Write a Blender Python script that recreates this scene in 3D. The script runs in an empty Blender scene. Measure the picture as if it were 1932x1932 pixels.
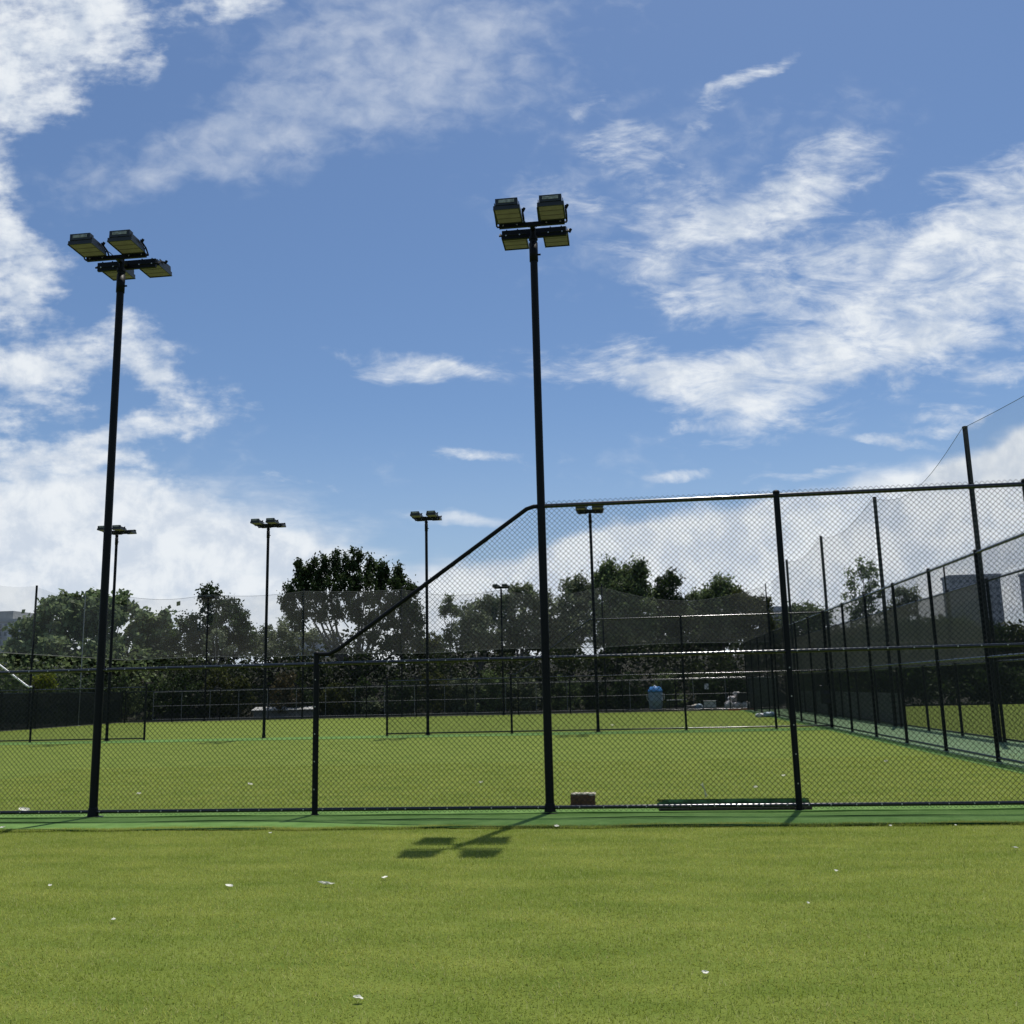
import bpy, math, random
import numpy as np
from mathutils import Vector, Matrix
random.seed(7); RNG = np.random.default_rng(7)
S = bpy.context.scene
C = S.collection
PI = math.pi

# ------------------------------------------------------------------ camera
CAM = np.array([0.0, 0.0, 1.6])
FPX = 1827.7                       # focal length in units of a 1932 px wide frame
PITCH, ROLL, YAW = 0.18085, -0.02392, 0.11761
_fw = np.array([-math.sin(YAW)*math.cos(PITCH), math.cos(YAW)*math.cos(PITCH), math.sin(PITCH)])
_r0 = np.array([math.cos(YAW), math.sin(YAW), 0.0]); _u0 = np.cross(_r0, _fw)
_r = _r0*math.cos(ROLL) + _u0*math.sin(ROLL); _u = -_r0*math.sin(ROLL) + _u0*math.cos(ROLL)
cam_d = bpy.data.cameras.new('camera'); cam = bpy.data.objects.new('camera', cam_d); C.objects.link(cam)
cam_d.sensor_width = 36; cam_d.lens = FPX/1932*36; cam_d.clip_start = 0.1; cam_d.clip_end = 3000
M = Matrix(((_r[0], _u[0], -_fw[0], CAM[0]), (_r[1], _u[1], -_fw[1], CAM[1]), (_r[2], _u[2], -_fw[2], CAM[2]), (0, 0, 0, 1)))
cam.matrix_world = M
S.camera = cam

def at(x, y, Y):
    "the point of the plane at distance Y that lies behind a measured picture point"
    d = _fw*FPX + _r*(x-966) - _u*(y-966)
    return CAM + d*(Y/d[1])

# ------------------------------------------------------------------ world and sun
SUN = Vector((0.76, 2.61, 8.2)).normalized()
sun_el = math.asin(SUN.z); sun_az = math.atan2(SUN.x, SUN.y)
W = bpy.data.worlds.new('World'); S.world = W; W.use_nodes = True
nt = W.node_tree; N = nt.nodes; L = nt.links; N.clear()
def nd(t, **k):
    n = N.new(t)
    for a, b in k.items(): setattr(n, a, b)
    return n
def mth(op, a, b=None, c=None, clamp=False):
    n = nd('ShaderNodeMath', operation=op, use_clamp=clamp)
    for i, v in enumerate((a, b, c)):
        if v is None: continue
        if isinstance(v, (int, float)): n.inputs[i].default_value = v
        else: L.new(v, n.inputs[i])
    return n.outputs[0]
def vdot(v, c):
    n = nd('ShaderNodeVectorMath', operation='DOT_PRODUCT'); L.new(v, n.inputs[0]); n.inputs[1].default_value = tuple(c)
    return n.outputs['Value']
def comb(a, b, c=0.0):
    n = nd('ShaderNodeCombineXYZ')
    for i, v in enumerate((a, b, c)):
        if isinstance(v, (int, float)): n.inputs[i].default_value = v
        else: L.new(v, n.inputs[i])
    return n.outputs[0]
def mapr(v, a, b, c=0.0, d=1.0, smooth=True):
    n = nd('ShaderNodeMapRange', interpolation_type='SMOOTHSTEP' if smooth else 'LINEAR')
    L.new(v, n.inputs[0])
    for i, x in zip((1, 2, 3, 4), (a, b, c, d)): n.inputs[i].default_value = x
    return n.outputs[0]
def noise(vec, scale, detail=5, rough=0.55, dist=0.0, loc=(0, 0, 0), rot=0.0, stretch=(1, 1, 1)):
    m = nd('ShaderNodeMapping'); L.new(vec, m.inputs['Vector'])
    m.inputs['Location'].default_value = loc; m.inputs['Rotation'].default_value = (0, 0, rot); m.inputs['Scale'].default_value = stretch
    n = nd('ShaderNodeTexNoise'); L.new(m.outputs[0], n.inputs['Vector'])
    n.inputs['Scale'].default_value = scale; n.inputs['Detail'].default_value = detail
    n.inputs['Roughness'].default_value = rough; n.inputs['Distortion'].default_value = dist
    return n.outputs['Fac']
sky = nd('ShaderNodeTexSky', sky_type='NISHITA'); sky.sun_disc = False
sky.sun_elevation = sun_el; sky.sun_rotation = sun_az; sky.altitude = 50; sky.air_density = 1.0; sky.dust_density = 0.6; sky.ozone_density = 1.6
tc = nd('ShaderNodeTexCoord'); D = tc.outputs['Generated']
dz = vdot(D, (0, 0, 1))
# tangent-plane chart of the northern sky (a fixed piece of the celestial dome), units of 1/1000 of the measured frame
df = vdot(D, _fw); dfc = mth('MAXIMUM', df, 0.15)
cu = mth('MULTIPLY_ADD', mth('DIVIDE', vdot(D, _r), dfc), FPX/1000, 0.966)
cv = mth('MULTIPLY_ADD', mth('DIVIDE', vdot(D, _u), dfc), -FPX/1000, 0.966)
chart = comb(cu, cv)
front = mapr(df, 0.45, 0.72)
# the flat cloud deck seen in perspective
dzc = mth('ADD', mth('MAXIMUM', dz, 0.0), 0.10)
deck = comb(mth('DIVIDE', vdot(D, (1, 0, 0)), dzc), mth('DIVIDE', vdot(D, (0, 1, 0)), dzc))
# domain warp that frays every bank of cloud
wn = nd('ShaderNodeTexNoise'); L.new(chart, wn.inputs['Vector']); wn.inputs['Scale'].default_value = 5.0; wn.inputs['Detail'].default_value = 5
wv = nd('ShaderNodeVectorMath', operation='MULTIPLY_ADD'); L.new(wn.outputs['Color'], wv.inputs[0]); wv.inputs[1].default_value = (0.16, 0.12, 0); L.new(chart, wv.inputs[2])
wv2 = nd('ShaderNodeVectorMath', operation='SUBTRACT'); L.new(wv.outputs[0], wv2.inputs[0]); wv2.inputs[1].default_value = (0.08, 0.06, 0)
sx = nd('ShaderNodeSeparateXYZ'); L.new(wv2.outputs[0], sx.inputs[0]); WX, WY = sx.outputs[0], sx.outputs[1]
def blobs(lst):
    acc = None
    for (cx, cy, rx, ry, ang, w) in lst:
        # the running sum rides along in a huge-scaled third axis so that the patches are evaluated one after another
        m = nd('ShaderNodeMapping', vector_type='TEXTURE'); L.new(comb(WX, WY, acc if acc is not None else 0.0), m.inputs['Vector'])
        m.inputs['Location'].default_value = (cx/1000, cy/1000, 0); m.inputs['Rotation'].default_value = (0, 0, -math.radians(ang)); m.inputs['Scale'].default_value = (rx/1000, ry/1000, 1e6)
        ln = nd('ShaderNodeVectorMath', operation='LENGTH'); L.new(m.outputs[0], ln.inputs[0])
        v = mapr(ln.outputs['Value'], 0.15, 1.45, w, 0.0)
        acc = v if acc is None else mth('ADD', acc, v)
    return acc
puff = [(-30, 60, 180, 170, 0, .9), (150, 20, 130, 100, 0, .7), (190, 60, 120, 80, -20, .7), (120, 150, 130, 60, 35, .6), (60, 190, 90, 56, 0, .5), (300, 30, 60, 60, 0, .35), (440, 6, 110, 40, 0, .8),
        (-10, 370, 50, 110, 0, .75), (20, 520, 100, 80, -10, .85), (70, 560, 60, 30, -10, .5), (20, 470, 60, 60, 0, .4), (30, 610, 90, 28, 0, .5), (60, 690, 160, 50, 0, .85), (250, 650, 100, 56, -20, .8),
        (150, 665, 120, 40, 0, .5), (330, 735, 95, 40, -30, .85), (320, 805, 160, 30, 8, .75), (60, 765, 110, 34, 0, .5), (180, 860, 120, 40, 0, .5), (90, 850, 190, 44, 0, .65), (110, 920, 250, 60, 0, .8),
        (320, 940, 140, 36, -4, .5), (-80, 780, 110, 200, 0, .3), (-250, 300, 260, 420, 0, .7)]
streak = [(1640, 610, 350, 110, 22, 1.0), (1860, 430, 190, 100, 40, .9), (1800, 560, 200, 120, 30, .5), (1520, 500, 230, 60, 22, .65), (1440, 410, 210, 60, 25, .7), (1560, 320, 150, 60, 20, .45), (1300, 440, 190, 80, 18, .55),
          (1280, 690, 270, 48, -3, .85), (1400, 752, 190, 40, -8, .8), (1420, 800, 150, 20, -6, .6), (1370, 826, 110, 20, -2, .5), (1430, 145, 110, 14, 30, .55), (1350, 215, 80, 20, 48, .4), (1185, 285, 100, 44, 5, .5),
          (1110, 200, 50, 20, 38, .5), (1120, 370, 190, 60, 12, .3), (790, 690, 150, 26, -6, .75), (870, 705, 70, 18, -14, .3), (1310, 550, 120, 44, -8, .55), (1230, 575, 70, 20, 0, .3), (1790, 765, 90, 22, 10, .55), (1895, 705, 80, 24, 6, .65), (1930, 560, 80, 40, 20, .5),
          (1700, 832, 90, 12, 0, .5), (930, 862, 120, 14, 0, .5), (1270, 895, 120, 14, 4, .5), (600, 915, 110, 9, -3, .35), (1800, 790, 130, 12, 14, .55), (1520, 905, 100, 12, 4, .5), (1090, 905, 90, 9, 4, .4), (1590, 660, 260, 50, 8, .4), (2150, 500, 260, 260, 30, .6)]
veil = [(800, 90, 330, 130, -15, .9), (620, 150, 240, 110, -12, .6), (480, 255, 300, 90, 16, .75), (270, 330, 250, 70, 14, .6), (520, 200, 160, 60, 20, .3), (1150, 330, 260, 110, 18, .5), (1540, 290, 200, 120, 20, .4), (960, 20, 280, 70, 0, .4), (560, 870, 300, 60, 0, .2), (1250, 470, 240, 100, 12, .5), (700, 930, 200, 30, 0, .2), (1250, 870, 260, 60, 0, .3)]
bank = [(150, 1080, 520, 150, 3, 1.3), (500, 1040, 160, 46, -2, .6), (1400, 1130, 800, 130, 6, 1.3), (1280, 1040, 330, 70, 10, 1.0), (1150, 1060, 200, 50, 10, .5), (1700, 980, 360, 90, 14, 1.1), (1880, 900, 240, 70, 14, .9), (2000, 960, 300, 120, 10, 1.0),
        (900, 1200, 900, 120, 0, 1.0), (870, 975, 110, 12, -3, .5), (100, 960, 260, 60, 0, .6), (-300, 1050, 300, 180, 0, .8), (2200, 1000, 320, 200, 10, .9)]
def layer(bl, nz, k, lo, hi, cap=1.0):
    bl = mth('MINIMUM', bl, cap)
    s = mth('ADD', mth('MULTIPLY', bl, 0.62), mth('MULTIPLY', mth('SUBTRACT', nz, 0.5), k))
    return mth('MULTIPLY', mapr(s, lo, hi), mapr(bl, 0.0, 0.16))
n_puff = mth('ADD', mth('MULTIPLY', noise(chart, 8, 9, 0.62, 0.1, stretch=(1, 1.4, 1)), 0.68), mth('MULTIPLY', noise(chart, 24, 5, 0.55, 0.2, stretch=(0.8, 2.0, 1)), 0.32))
n_str = mth('ADD', mth('MULTIPLY', noise(chart, 8, 9, 0.66, 0.6, rot=math.radians(18), stretch=(0.7, 1.9, 1)), 0.72), mth('MULTIPLY', noise(chart, 28, 5, 0.55, 0.5, rot=math.radians(10), stretch=(0.7, 1.7, 1)), 0.28))
n_veil = mth('ADD', mth('MULTIPLY', noise(chart, 16, 7, 0.55, 0.3, rot=math.radians(-20), stretch=(1, 1.6, 1)), 0.6), mth('MULTIPLY', noise(chart, 4, 4, 0.5), 0.4))
a_puff = mth('MULTIPLY', layer(blobs(puff), n_puff, 2.3, 0.08, 0.78, 1.05), 0.97)
a_str = mth('MULTIPLY', layer(blobs(streak), n_str, 2.5, 0.02, 0.98, 1.05), 1.0)
a_veil = mth('MULTIPLY', layer(blobs(veil), n_veil, 1.9, 0.06, 1.05), 0.52)
n_bank = mth('ADD', mth('MULTIPLY', noise(deck, 2.2, 7, 0.6, 0.3), 0.6), mth('MULTIPLY', noise(chart, 10, 7, 0.6, 0.2, stretch=(0.7, 2.2, 1)), 0.4))
a_bank = mth('MULTIPLY', layer(blobs(bank), n_bank, 1.0, 0.02, 0.60, 1.0), 0.96)
inv = mth('MULTIPLY', mth('SUBTRACT', 1.0, a_puff), mth('SUBTRACT', 1.0, a_str))
inv = mth('MULTIPLY', inv, mth('MULTIPLY', mth('SUBTRACT', 1.0, a_veil), mth('SUBTRACT', 1.0, a_bank)))
a_front = mth('SUBTRACT', 1.0, inv)
a_rest = mth('MULTIPLY', mapr(noise(deck, 1.6, 6, 0.6, 0.3), 0.46, 0.70), 0.8)     # the rest of the dome: the same broken cloud
alpha = mth('ADD', mth('MULTIPLY', a_front, front), mth('MULTIPLY', a_rest, mth('SUBTRACT', 1.0, front)))
hazy = mapr(dz, 0.0, 0.30, 0.55, 0.0)                                              # pale air low over the horizon
sk = nd('ShaderNodeMix', data_type='RGBA', blend_type='MULTIPLY'); sk.inputs[0].default_value = 1.0
L.new(sky.outputs[0], sk.inputs[6]); sk.inputs[7].default_value = (0.76, 0.885, 1.02, 1)
SKYK = 10.0   # the background strength below is 0.1, so colours that are meant as they are get x10
shade = noise(chart, 12, 6, 0.6, 0.2, loc=(3, 1, 0))
cc = nd('ShaderNodeMix', data_type='RGBA'); L.new(mapr(shade, 0.35, 0.62), cc.inputs[0])
cc.inputs[6].default_value = (0.62*SKYK, 0.69*SKYK, 0.79*SKYK, 1); cc.inputs[7].default_value = (0.84*SKYK, 0.88*SKYK, 0.92*SKYK, 1)
hz = nd('ShaderNodeMix', data_type='RGBA'); L.new(hazy, hz.inputs[0]); L.new(sk.outputs[2], hz.inputs[6]); hz.inputs[7].default_value = (0.44*SKYK, 0.54*SKYK, 0.68*SKYK, 1)
mx = nd('ShaderNodeMix', data_type='RGBA'); L.new(alpha, mx.inputs[0]); L.new(hz.outputs[2], mx.inputs[6]); L.new(cc.outputs[2], mx.inputs[7])
bg = nd('ShaderNodeBackground'); bg.inputs['Strength'].default_value = 0.1; L.new(mx.outputs[2], bg.inputs['Color'])
wo = nd('ShaderNodeOutputWorld'); L.new(bg.outputs[0], wo.inputs['Surface'])

sd = bpy.data.lights.new('sun', 'SUN'); so = bpy.data.objects.new('sun', sd); C.objects.link(so)
sd.energy = 4.2; sd.angle = math.radians(0.53); sd.color = (1.0, 0.955, 0.88)
so.rotation_euler = (-SUN).to_track_quat('-Z', 'Y').to_euler(); so.location = (0, 0, 30)
S.view_settings.view_transform = 'Standard'; S.view_settings.look = 'None'; S.view_settings.gamma = 1; S.view_settings.exposure = 0.0
S.view_settings.use_curve_mapping = False
S.cycles.max_bounces = 8; S.cycles.transparent_max_bounces = 24; S.cycles.use_denoising = True
S.cycles.sample_clamp_indirect = 4

# ------------------------------------------------------------------ materials
def mat(name, col, rough=0.6, metal=0.0, spec=0.5, var=None, vscale=6.0, bump=0.0, bscale=40.0, trans=0.0, space='Object', detail=4, stretch=(1, 1, 1), island=None, straw=None):
    m = bpy.data.materials.new(name); m.use_nodes = True; t = m.node_tree; n = t.nodes; l = t.links
    b = n['Principled BSDF']; o = n['Material Output']
    b.inputs['Base Color'].default_value = (*col, 1); b.inputs['Roughness'].default_value = rough
    b.inputs['Metallic'].default_value = metal; b.inputs['Specular IOR Level'].default_value = spec
    x = n.new('ShaderNodeTexCoord'); mp = n.new('ShaderNodeMapping'); l.new(x.outputs[space], mp.inputs[0]); mp.inputs['Scale'].default_value = stretch
    colsock = None
    if var is not None:
        z = n.new('ShaderNodeTexNoise'); z.inputs['Scale'].default_value = vscale; z.inputs['Detail'].default_value = detail; l.new(mp.outputs[0], z.inputs[0])
        r = n.new('ShaderNodeValToRGB'); r.color_ramp.elements[0].position = 0.32; r.color_ramp.elements[1].position = 0.68
        r.color_ramp.elements[0].color = (*col, 1); r.color_ramp.elements[1].color = (*var, 1)
        l.new(z.outputs[0], r.inputs[0]); colsock = r.outputs[0]
        if island:
            gi = n.new('ShaderNodeNewGeometry'); mr = n.new('ShaderNodeMapRange'); l.new(gi.outputs['Random Per Island'], mr.inputs[0]); mr.inputs[3].default_value = island[0]; mr.inputs[4].default_value = island[1]
            vm = n.new('ShaderNodeVectorMath'); vm.operation = 'SCALE'; l.new(colsock, vm.inputs[0]); l.new(mr.outputs[0], vm.inputs['Scale']); colsock = vm.outputs[0]
            if straw:
                gt = n.new('ShaderNodeMath'); gt.operation = 'GREATER_THAN'; l.new(gi.outputs['Random Per Island'], gt.inputs[0]); gt.inputs[1].default_value = 0.93
                mc = n.new('ShaderNodeMix'); mc.data_type = 'RGBA'; l.new(gt.outputs[0], mc.inputs[0]); l.new(colsock, mc.inputs[6]); mc.inputs[7].default_value = (*straw, 1); colsock = mc.outputs[2]
        l.new(colsock, b.inputs['Base Color'])
    if bump:
        z = n.new('ShaderNodeTexNoise'); z.inputs['Scale'].default_value = bscale; z.inputs['Detail'].default_value = 3; l.new(mp.outputs[0], z.inputs[0])
        bp = n.new('ShaderNodeBump'); bp.inputs['Strength'].default_value = bump; bp.inputs['Distance'].default_value = 0.02
        l.new(z.outputs[0], bp.inputs['Height']); l.new(bp.outputs[0], b.inputs['Normal'])
    if trans:
        tr = n.new('ShaderNodeBsdfTranslucent'); ms = n.new('ShaderNodeMixShader'); ms.inputs[0].default_value = trans
        if colsock is not None: l.new(colsock, tr.inputs['Color'])
        else: tr.inputs['Color'].default_value = (*col, 1)
        l.new(b.outputs[0], ms.inputs[1]); l.new(tr.outputs[0], ms.inputs[2]); l.new(ms.outputs[0], o.inputs['Surface'])
    return m
def netmat(name, col, alpha, weave=0.0):
    m = bpy.data.materials.new(name); m.use_nodes = True; t = m.node_tree; n = t.nodes; l = t.links
    n.clear(); o = n.new('ShaderNodeOutputMaterial'); d = n.new('ShaderNodeBsdfDiffuse'); tr = n.new('ShaderNodeBsdfTranslucent'); tp = n.new('ShaderNodeBsdfTransparent')
    d.inputs['Color'].default_value = (*col, 1); tr.inputs['Color'].default_value = (*col, 1)
    a = n.new('ShaderNodeMixShader'); a.inputs[0].default_value = 0.5; l.new(d.outputs[0], a.inputs[1]); l.new(tr.outputs[0], a.inputs[2])
    b = n.new('ShaderNodeMixShader'); l.new(tp.outputs[0], b.inputs[1]); l.new(a.outputs[0], b.inputs[2])
    x = n.new('ShaderNodeTexCoord'); z = n.new('ShaderNodeTexNoise'); z.inputs['Scale'].default_value = 0.6; z.inputs['Detail'].default_value = 5; l.new(x.outputs['Object'], z.inputs[0])
    r = n.new('ShaderNodeMapRange'); l.new(z.outputs[0], r.inputs[0]); r.inputs[1].default_value = 0.25; r.inputs[2].default_value = 0.75
    r.inputs[3].default_value = alpha*(1-weave); r.inputs[4].default_value = alpha*(1+weave); l.new(r.outputs[0], b.inputs[0])
    l.new(b.outputs[0], o.inputs[0]); return m

BLACK = mat('black_paint', (0.004, 0.005, 0.006), 0.50, 0, 0.15, var=(0.007, 0.008, 0.010), vscale=3, bump=0.05, bscale=60)
RAIL = mat('glossy_black_rail', (0.004, 0.005, 0.006), 0.185, 0, 0.7)
WIRE = mat('black_coated_wire', (0.008, 0.010, 0.010), 0.5)
TIE = mat('tie_wire_metal', (0.45, 0.45, 0.42), 0.4, 0.8)
GALV = mat('galvanised_steel', (0.20, 0.20, 0.20), 0.55, 0.3, var=(0.28, 0.28, 0.27))
GLINT = mat('glint_white_rail', (0.75, 0.75, 0.73), 0.35)  # near-white colour standing for sun glint on a black rail
LENS = mat('floodlight_lens', (0.22, 0.175, 0.31), 0.45, 0, 0.3, var=(0.27, 0.215, 0.37), vscale=9)
HOUS = mat('floodlight_housing', (0.010, 0.014, 0.016), 0.45, 0.1, var=(0.016, 0.021, 0.022))
GLASSY = mat('led_lens_clear', (0.75, 0.75, 0.70), 0.2)
LABEL = mat('driver_label', (0.40, 0.42, 0.36), 0.5, var=(0.16, 0.17, 0.15), vscale=30)
TURF = mat('turf_base', (0.104, 0.150, 0.020), 0.9, 0, 0.12, var=(0.168, 0.208, 0.037), vscale=2.2, bump=0.6, bscale=90, detail=8, stretch=(0.6, 1.4, 1))
BLADE = mat('turf_blade', (0.222, 0.290, 0.038), 0.55, 0, 0.2, var=(0.400, 0.428, 0.092), vscale=1.7, trans=0.45, detail=9, stretch=(0.5, 1.3, 1), island=(0.72, 1.30), straw=(0.42, 0.42, 0.16))
STRIP = mat('green_carpet', (0.090, 0.185, 0.038), 0.85, 0, 0.12, var=(0.145, 0.255, 0.066), vscale=3, bump=0.5, bscale=160, detail=8)
PATHM = mat('pale_green_path', (0.145, 0.235, 0.120), 0.85, 0, 0.15, var=(0.185, 0.275, 0.150), vscale=2, bump=0.5, bscale=160, detail=8)
STRIPD = mat('dark_green_mat', (0.008, 0.038, 0.014), 0.9, 0, 0.1, var=(0.014, 0.058, 0.020), vscale=20, bump=0.6, bscale=160)
NET = netmat('grey_netting', (0.36, 0.355, 0.32), 0.15, 0.3)
SIDENET = netmat('grey_side_netting', (0.30, 0.30, 0.30), 0.13, 0.15)
CLOTH = netmat('shade_cloth', (0.25, 0.23, 0.195), 0.66, 0.15)
CORD = mat('net_cord', (0.15, 0.15, 0.145), 0.8)
BARK = mat('bark', (0.16, 0.14, 0.12), 0.9, var=(0.26, 0.24, 0.21), vscale=4, bump=0.5, bscale=12)
BARKD = mat('dark_bark', (0.07, 0.06, 0.05), 0.9, var=(0.12, 0.10, 0.085), vscale=4, bump=0.5, bscale=12)
def leafm(name, a, b, s=0.9, tr=0.42): return mat(name, a, 0.6, 0, 0.22, var=b, vscale=s, trans=tr, detail=6, island=(0.45, 1.6))
LF_DARK = leafm('dark_leaf', (0.018, 0.034, 0.012), (0.045, 0.070, 0.020))
LF_MID = leafm('mid_leaf', (0.070, 0.105, 0.040), (0.155, 0.195, 0.080))
LF_PALE = leafm('pale_leaf', (0.095, 0.140, 0.055), (0.20, 0.25, 0.12), 1.4)
LF_GREY = leafm('greyish_leaf', (0.095, 0.120, 0.065), (0.20, 0.23, 0.13))
LF_OLIVE = leafm('olive_leaf', (0.040, 0.050, 0.014), (0.085, 0.095, 0.025))
LF_YEL = leafm('yellow_green_leaf', (0.11, 0.14, 0.015), (0.20, 0.22, 0.03), 2.0)
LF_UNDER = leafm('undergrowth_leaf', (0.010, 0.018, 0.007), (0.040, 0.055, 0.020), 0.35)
LF_BROWN = leafm('brownish_leaf', (0.050, 0.042, 0.020), (0.090, 0.075, 0.035))
SOIL = mat('soil', (0.010, 0.012, 0.007), 0.95, var=(0.022, 0.022, 0.013), vscale=0.7, bump=0.8, bscale=4)
CONC = mat('pale_concrete', (0.36, 0.36, 0.34), 0.85, var=(0.44, 0.44, 0.42), vscale=1.0)
WALLP = mat('pale_wall', (0.42, 0.42, 0.42), 0.8, var=(0.50, 0.50, 0.50), vscale=0.3)
WALLG = mat('grey_wall', (0.42, 0.42, 0.43), 0.8, var=(0.47, 0.47, 0.48), vscale=0.2)
GLASSD = mat('dark_window', (0.20, 0.205, 0.22), 0.35)
BALC = mat('balcony_white', (0.55, 0.55, 0.55), 0.7)
PETAL = mat('white_petal', (0.80, 0.80, 0.70), 0.5, var=(0.72, 0.70, 0.55), vscale=30, trans=0.2)
BRICK = mat('rusty_brown', (0.085, 0.042, 0.030), 0.9, var=(0.15, 0.080, 0.055), vscale=14, bump=0.9, bscale=50)
CRUST = mat('pale_crust', (0.50, 0.44, 0.34), 0.9, var=(0.70, 0.66, 0.55), vscale=25, bump=0.6, bscale=60)
BLUE = mat('blue_plastic', (0.06, 0.24, 0.60), 0.4, var=(0.08, 0.30, 0.68), vscale=6)
BLUEG = mat('blue_grey_plastic', (0.20, 0.28, 0.34), 0.45, var=(0.27, 0.35, 0.41), vscale=5)
PLWHITE = mat('white_plastic', (0.62, 0.62, 0.60), 0.45, var=(0.45, 0.46, 0.48), vscale=7)
SACK = mat('pale_sack', (0.46, 0.44, 0.45), 0.85, var=(0.62, 0.58, 0.55), vscale=5, bump=0.6, bscale=14)
BLKPL = mat('black_plastic', (0.006, 0.006, 0.007), 0.6)
ORANGE = mat('orange_plastic', (0.40, 0.10, 0.045), 0.6, var=(0.30, 0.09, 0.05), vscale=8)
PANELG = mat('grey_board', (0.12, 0.12, 0.11), 0.8, var=(0.16, 0.16, 0.145), vscale=1.5)
SHEDW = mat('shed_wall', (0.085, 0.095, 0.085), 0.85, var=(0.11, 0.12, 0.105), vscale=2)

# ------------------------------------------------------------------ builders
def mk(name, V, F):
    V = np.asarray(V, dtype=np.float32); F = np.asarray(F, dtype=np.int32)
    me = bpy.data.meshes.new(name); nf, k = F.shape
    me.vertices.add(len(V)); me.vertices.foreach_set('co', V.ravel())
    me.loops.add(nf*k); me.loops.foreach_set('vertex_index', F.ravel())
    me.polygons.add(nf); me.polygons.foreach_set('loop_start', np.arange(nf, dtype=np.int32)*k); me.polygons.foreach_set('loop_total', np.full(nf, k, dtype=np.int32))
    me.update(calc_edges=True); return me
class MB:
    "collects boxes and tubes into one mesh"
    def __init__(s): s.v = []; s.f = []
    def box(s, a, b):
        x0, y0, z0 = a; x1, y1, z1 = b; o = len(s.v)
        s.v += [(x0, y0, z0), (x1, y0, z0), (x1, y1, z0), (x0, y1, z0), (x0, y0, z1), (x1, y0, z1), (x1, y1, z1), (x0, y1, z1)]
        s.f += [tuple(o+i for i in q) for q in ((3, 2, 1, 0), (4, 5, 6, 7), (0, 1, 5, 4), (1, 2, 6, 5), (2, 3, 7, 6), (3, 0, 4, 7))]; return s
    def obox(s, c, ax, ay, az):
        c, ax, ay, az = map(Vector, (c, ax, ay, az)); o = len(s.v)
        for k in (-1, 1):
            for (i, j) in ((-1, -1), (1, -1), (1, 1), (-1, 1)): s.v.append(tuple(c+ax*i+ay*j+az*k))
        s.f += [tuple(o+i for i in q) for q in ((3, 2, 1, 0), (4, 5, 6, 7), (0, 1, 5, 4), (1, 2, 6, 5), (2, 3, 7, 6), (3, 0, 4, 7))]; return s
    def tube(s, pts, rad, n=10, cap=True):
        pts = [Vector(p) for p in pts]; o = len(s.v); m = len(pts)
        rads = rad if isinstance(rad, (list, tuple)) else [rad]*m
        ref = None
        for i, p in enumerate(pts):
            t = (pts[min(i+1, m-1)]-pts[max(i-1, 0)]).normalized()
            if ref is None: ref = t.cross(Vector((0, 0, 1)) if abs(t.z) < 0.9 else Vector((1, 0, 0))).normalized()
            a = (ref - t*ref.dot(t)).normalized(); b = t.cross(a); ref = a
            for k in range(n):
                th = 2*PI*k/n; s.v.append(tuple(p + (a*math.cos(th)+b*math.sin(th))*rads[i]))
        for i in range(m-1):
            for k in range(n):
                s.f.append((o+i*n+k, o+i*n+(k+1) % n, o+(i+1)*n+(k+1) % n, o+(i+1)*n+k))
        if cap:
            q = len(s.v); s.v += s.v[o:o+n]+s.v[o+(m-1)*n:o+m*n]
            s.f.append(tuple(q+k for k in range(n))[::-1]); s.f.append(tuple(q+n+k for k in range(n)))
        return s
    def lathe(s, prof, c=(0, 0, 0), n=20, sx=1, sy=1):
        o = len(s.v); m = len(prof)
        for r, z in prof:
            for k in range(n): s.v.append((c[0]+sx*r*math.cos(2*PI*k/n), c[1]+sy*r*math.sin(2*PI*k/n), c[2]+z))
        for i in range(m-1):
            for k in range(n): s.f.append((o+i*n+k, o+i*n+(k+1) % n, o+(i+1)*n+(k+1) % n, o+(i+1)*n+k))
        s.f.append(tuple(o+k for k in range(n))[::-1]); s.f.append(tuple(o+(m-1)*n+k for k in range(n))); return s
    def mesh(s, name, smooth=False):
        me = bpy.data.meshes.new(name); me.from_pydata(s.v, [], s.f); me.update()
        if smooth: me.polygons.foreach_set('use_smooth', [len(p.vertices) == 4 for p in me.polygons])
        return me
def tag(o, label=None, cat=None, group=None, kind=None):
    if label: o['label'] = label
    if cat: o['category'] = cat
    if group: o['group'] = group
    if kind: o['kind'] = kind
    return o
def obj(name, me, m, parent=None, loc=(0, 0, 0), rot=None, smooth=False, kind=None):
    if isinstance(me, MB): me = me.mesh(name, smooth)
    if m is not None and not me.materials: me.materials.append(m)
    o = bpy.data.objects.new(name, me); C.objects.link(o); o.location = loc
    if rot: o.rotation_euler = rot
    if parent: o.parent = parent
    if kind: o['kind'] = kind
    return o
def thing(name, label, cat, loc=(0, 0, 0), rz=0.0, group=None):
    o = bpy.data.objects.new(name, None); C.objects.link(o); o.location = loc; o.rotation_euler = (0, 0, rz); o.empty_display_size = 0.3
    return tag(o, label, cat, group)
def copy_tree(o, parent=None):
    c = o.copy(); C.objects.link(c); c.parent = parent
    for ch in list(o.children): copy_tree(ch, c)
    return c

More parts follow.
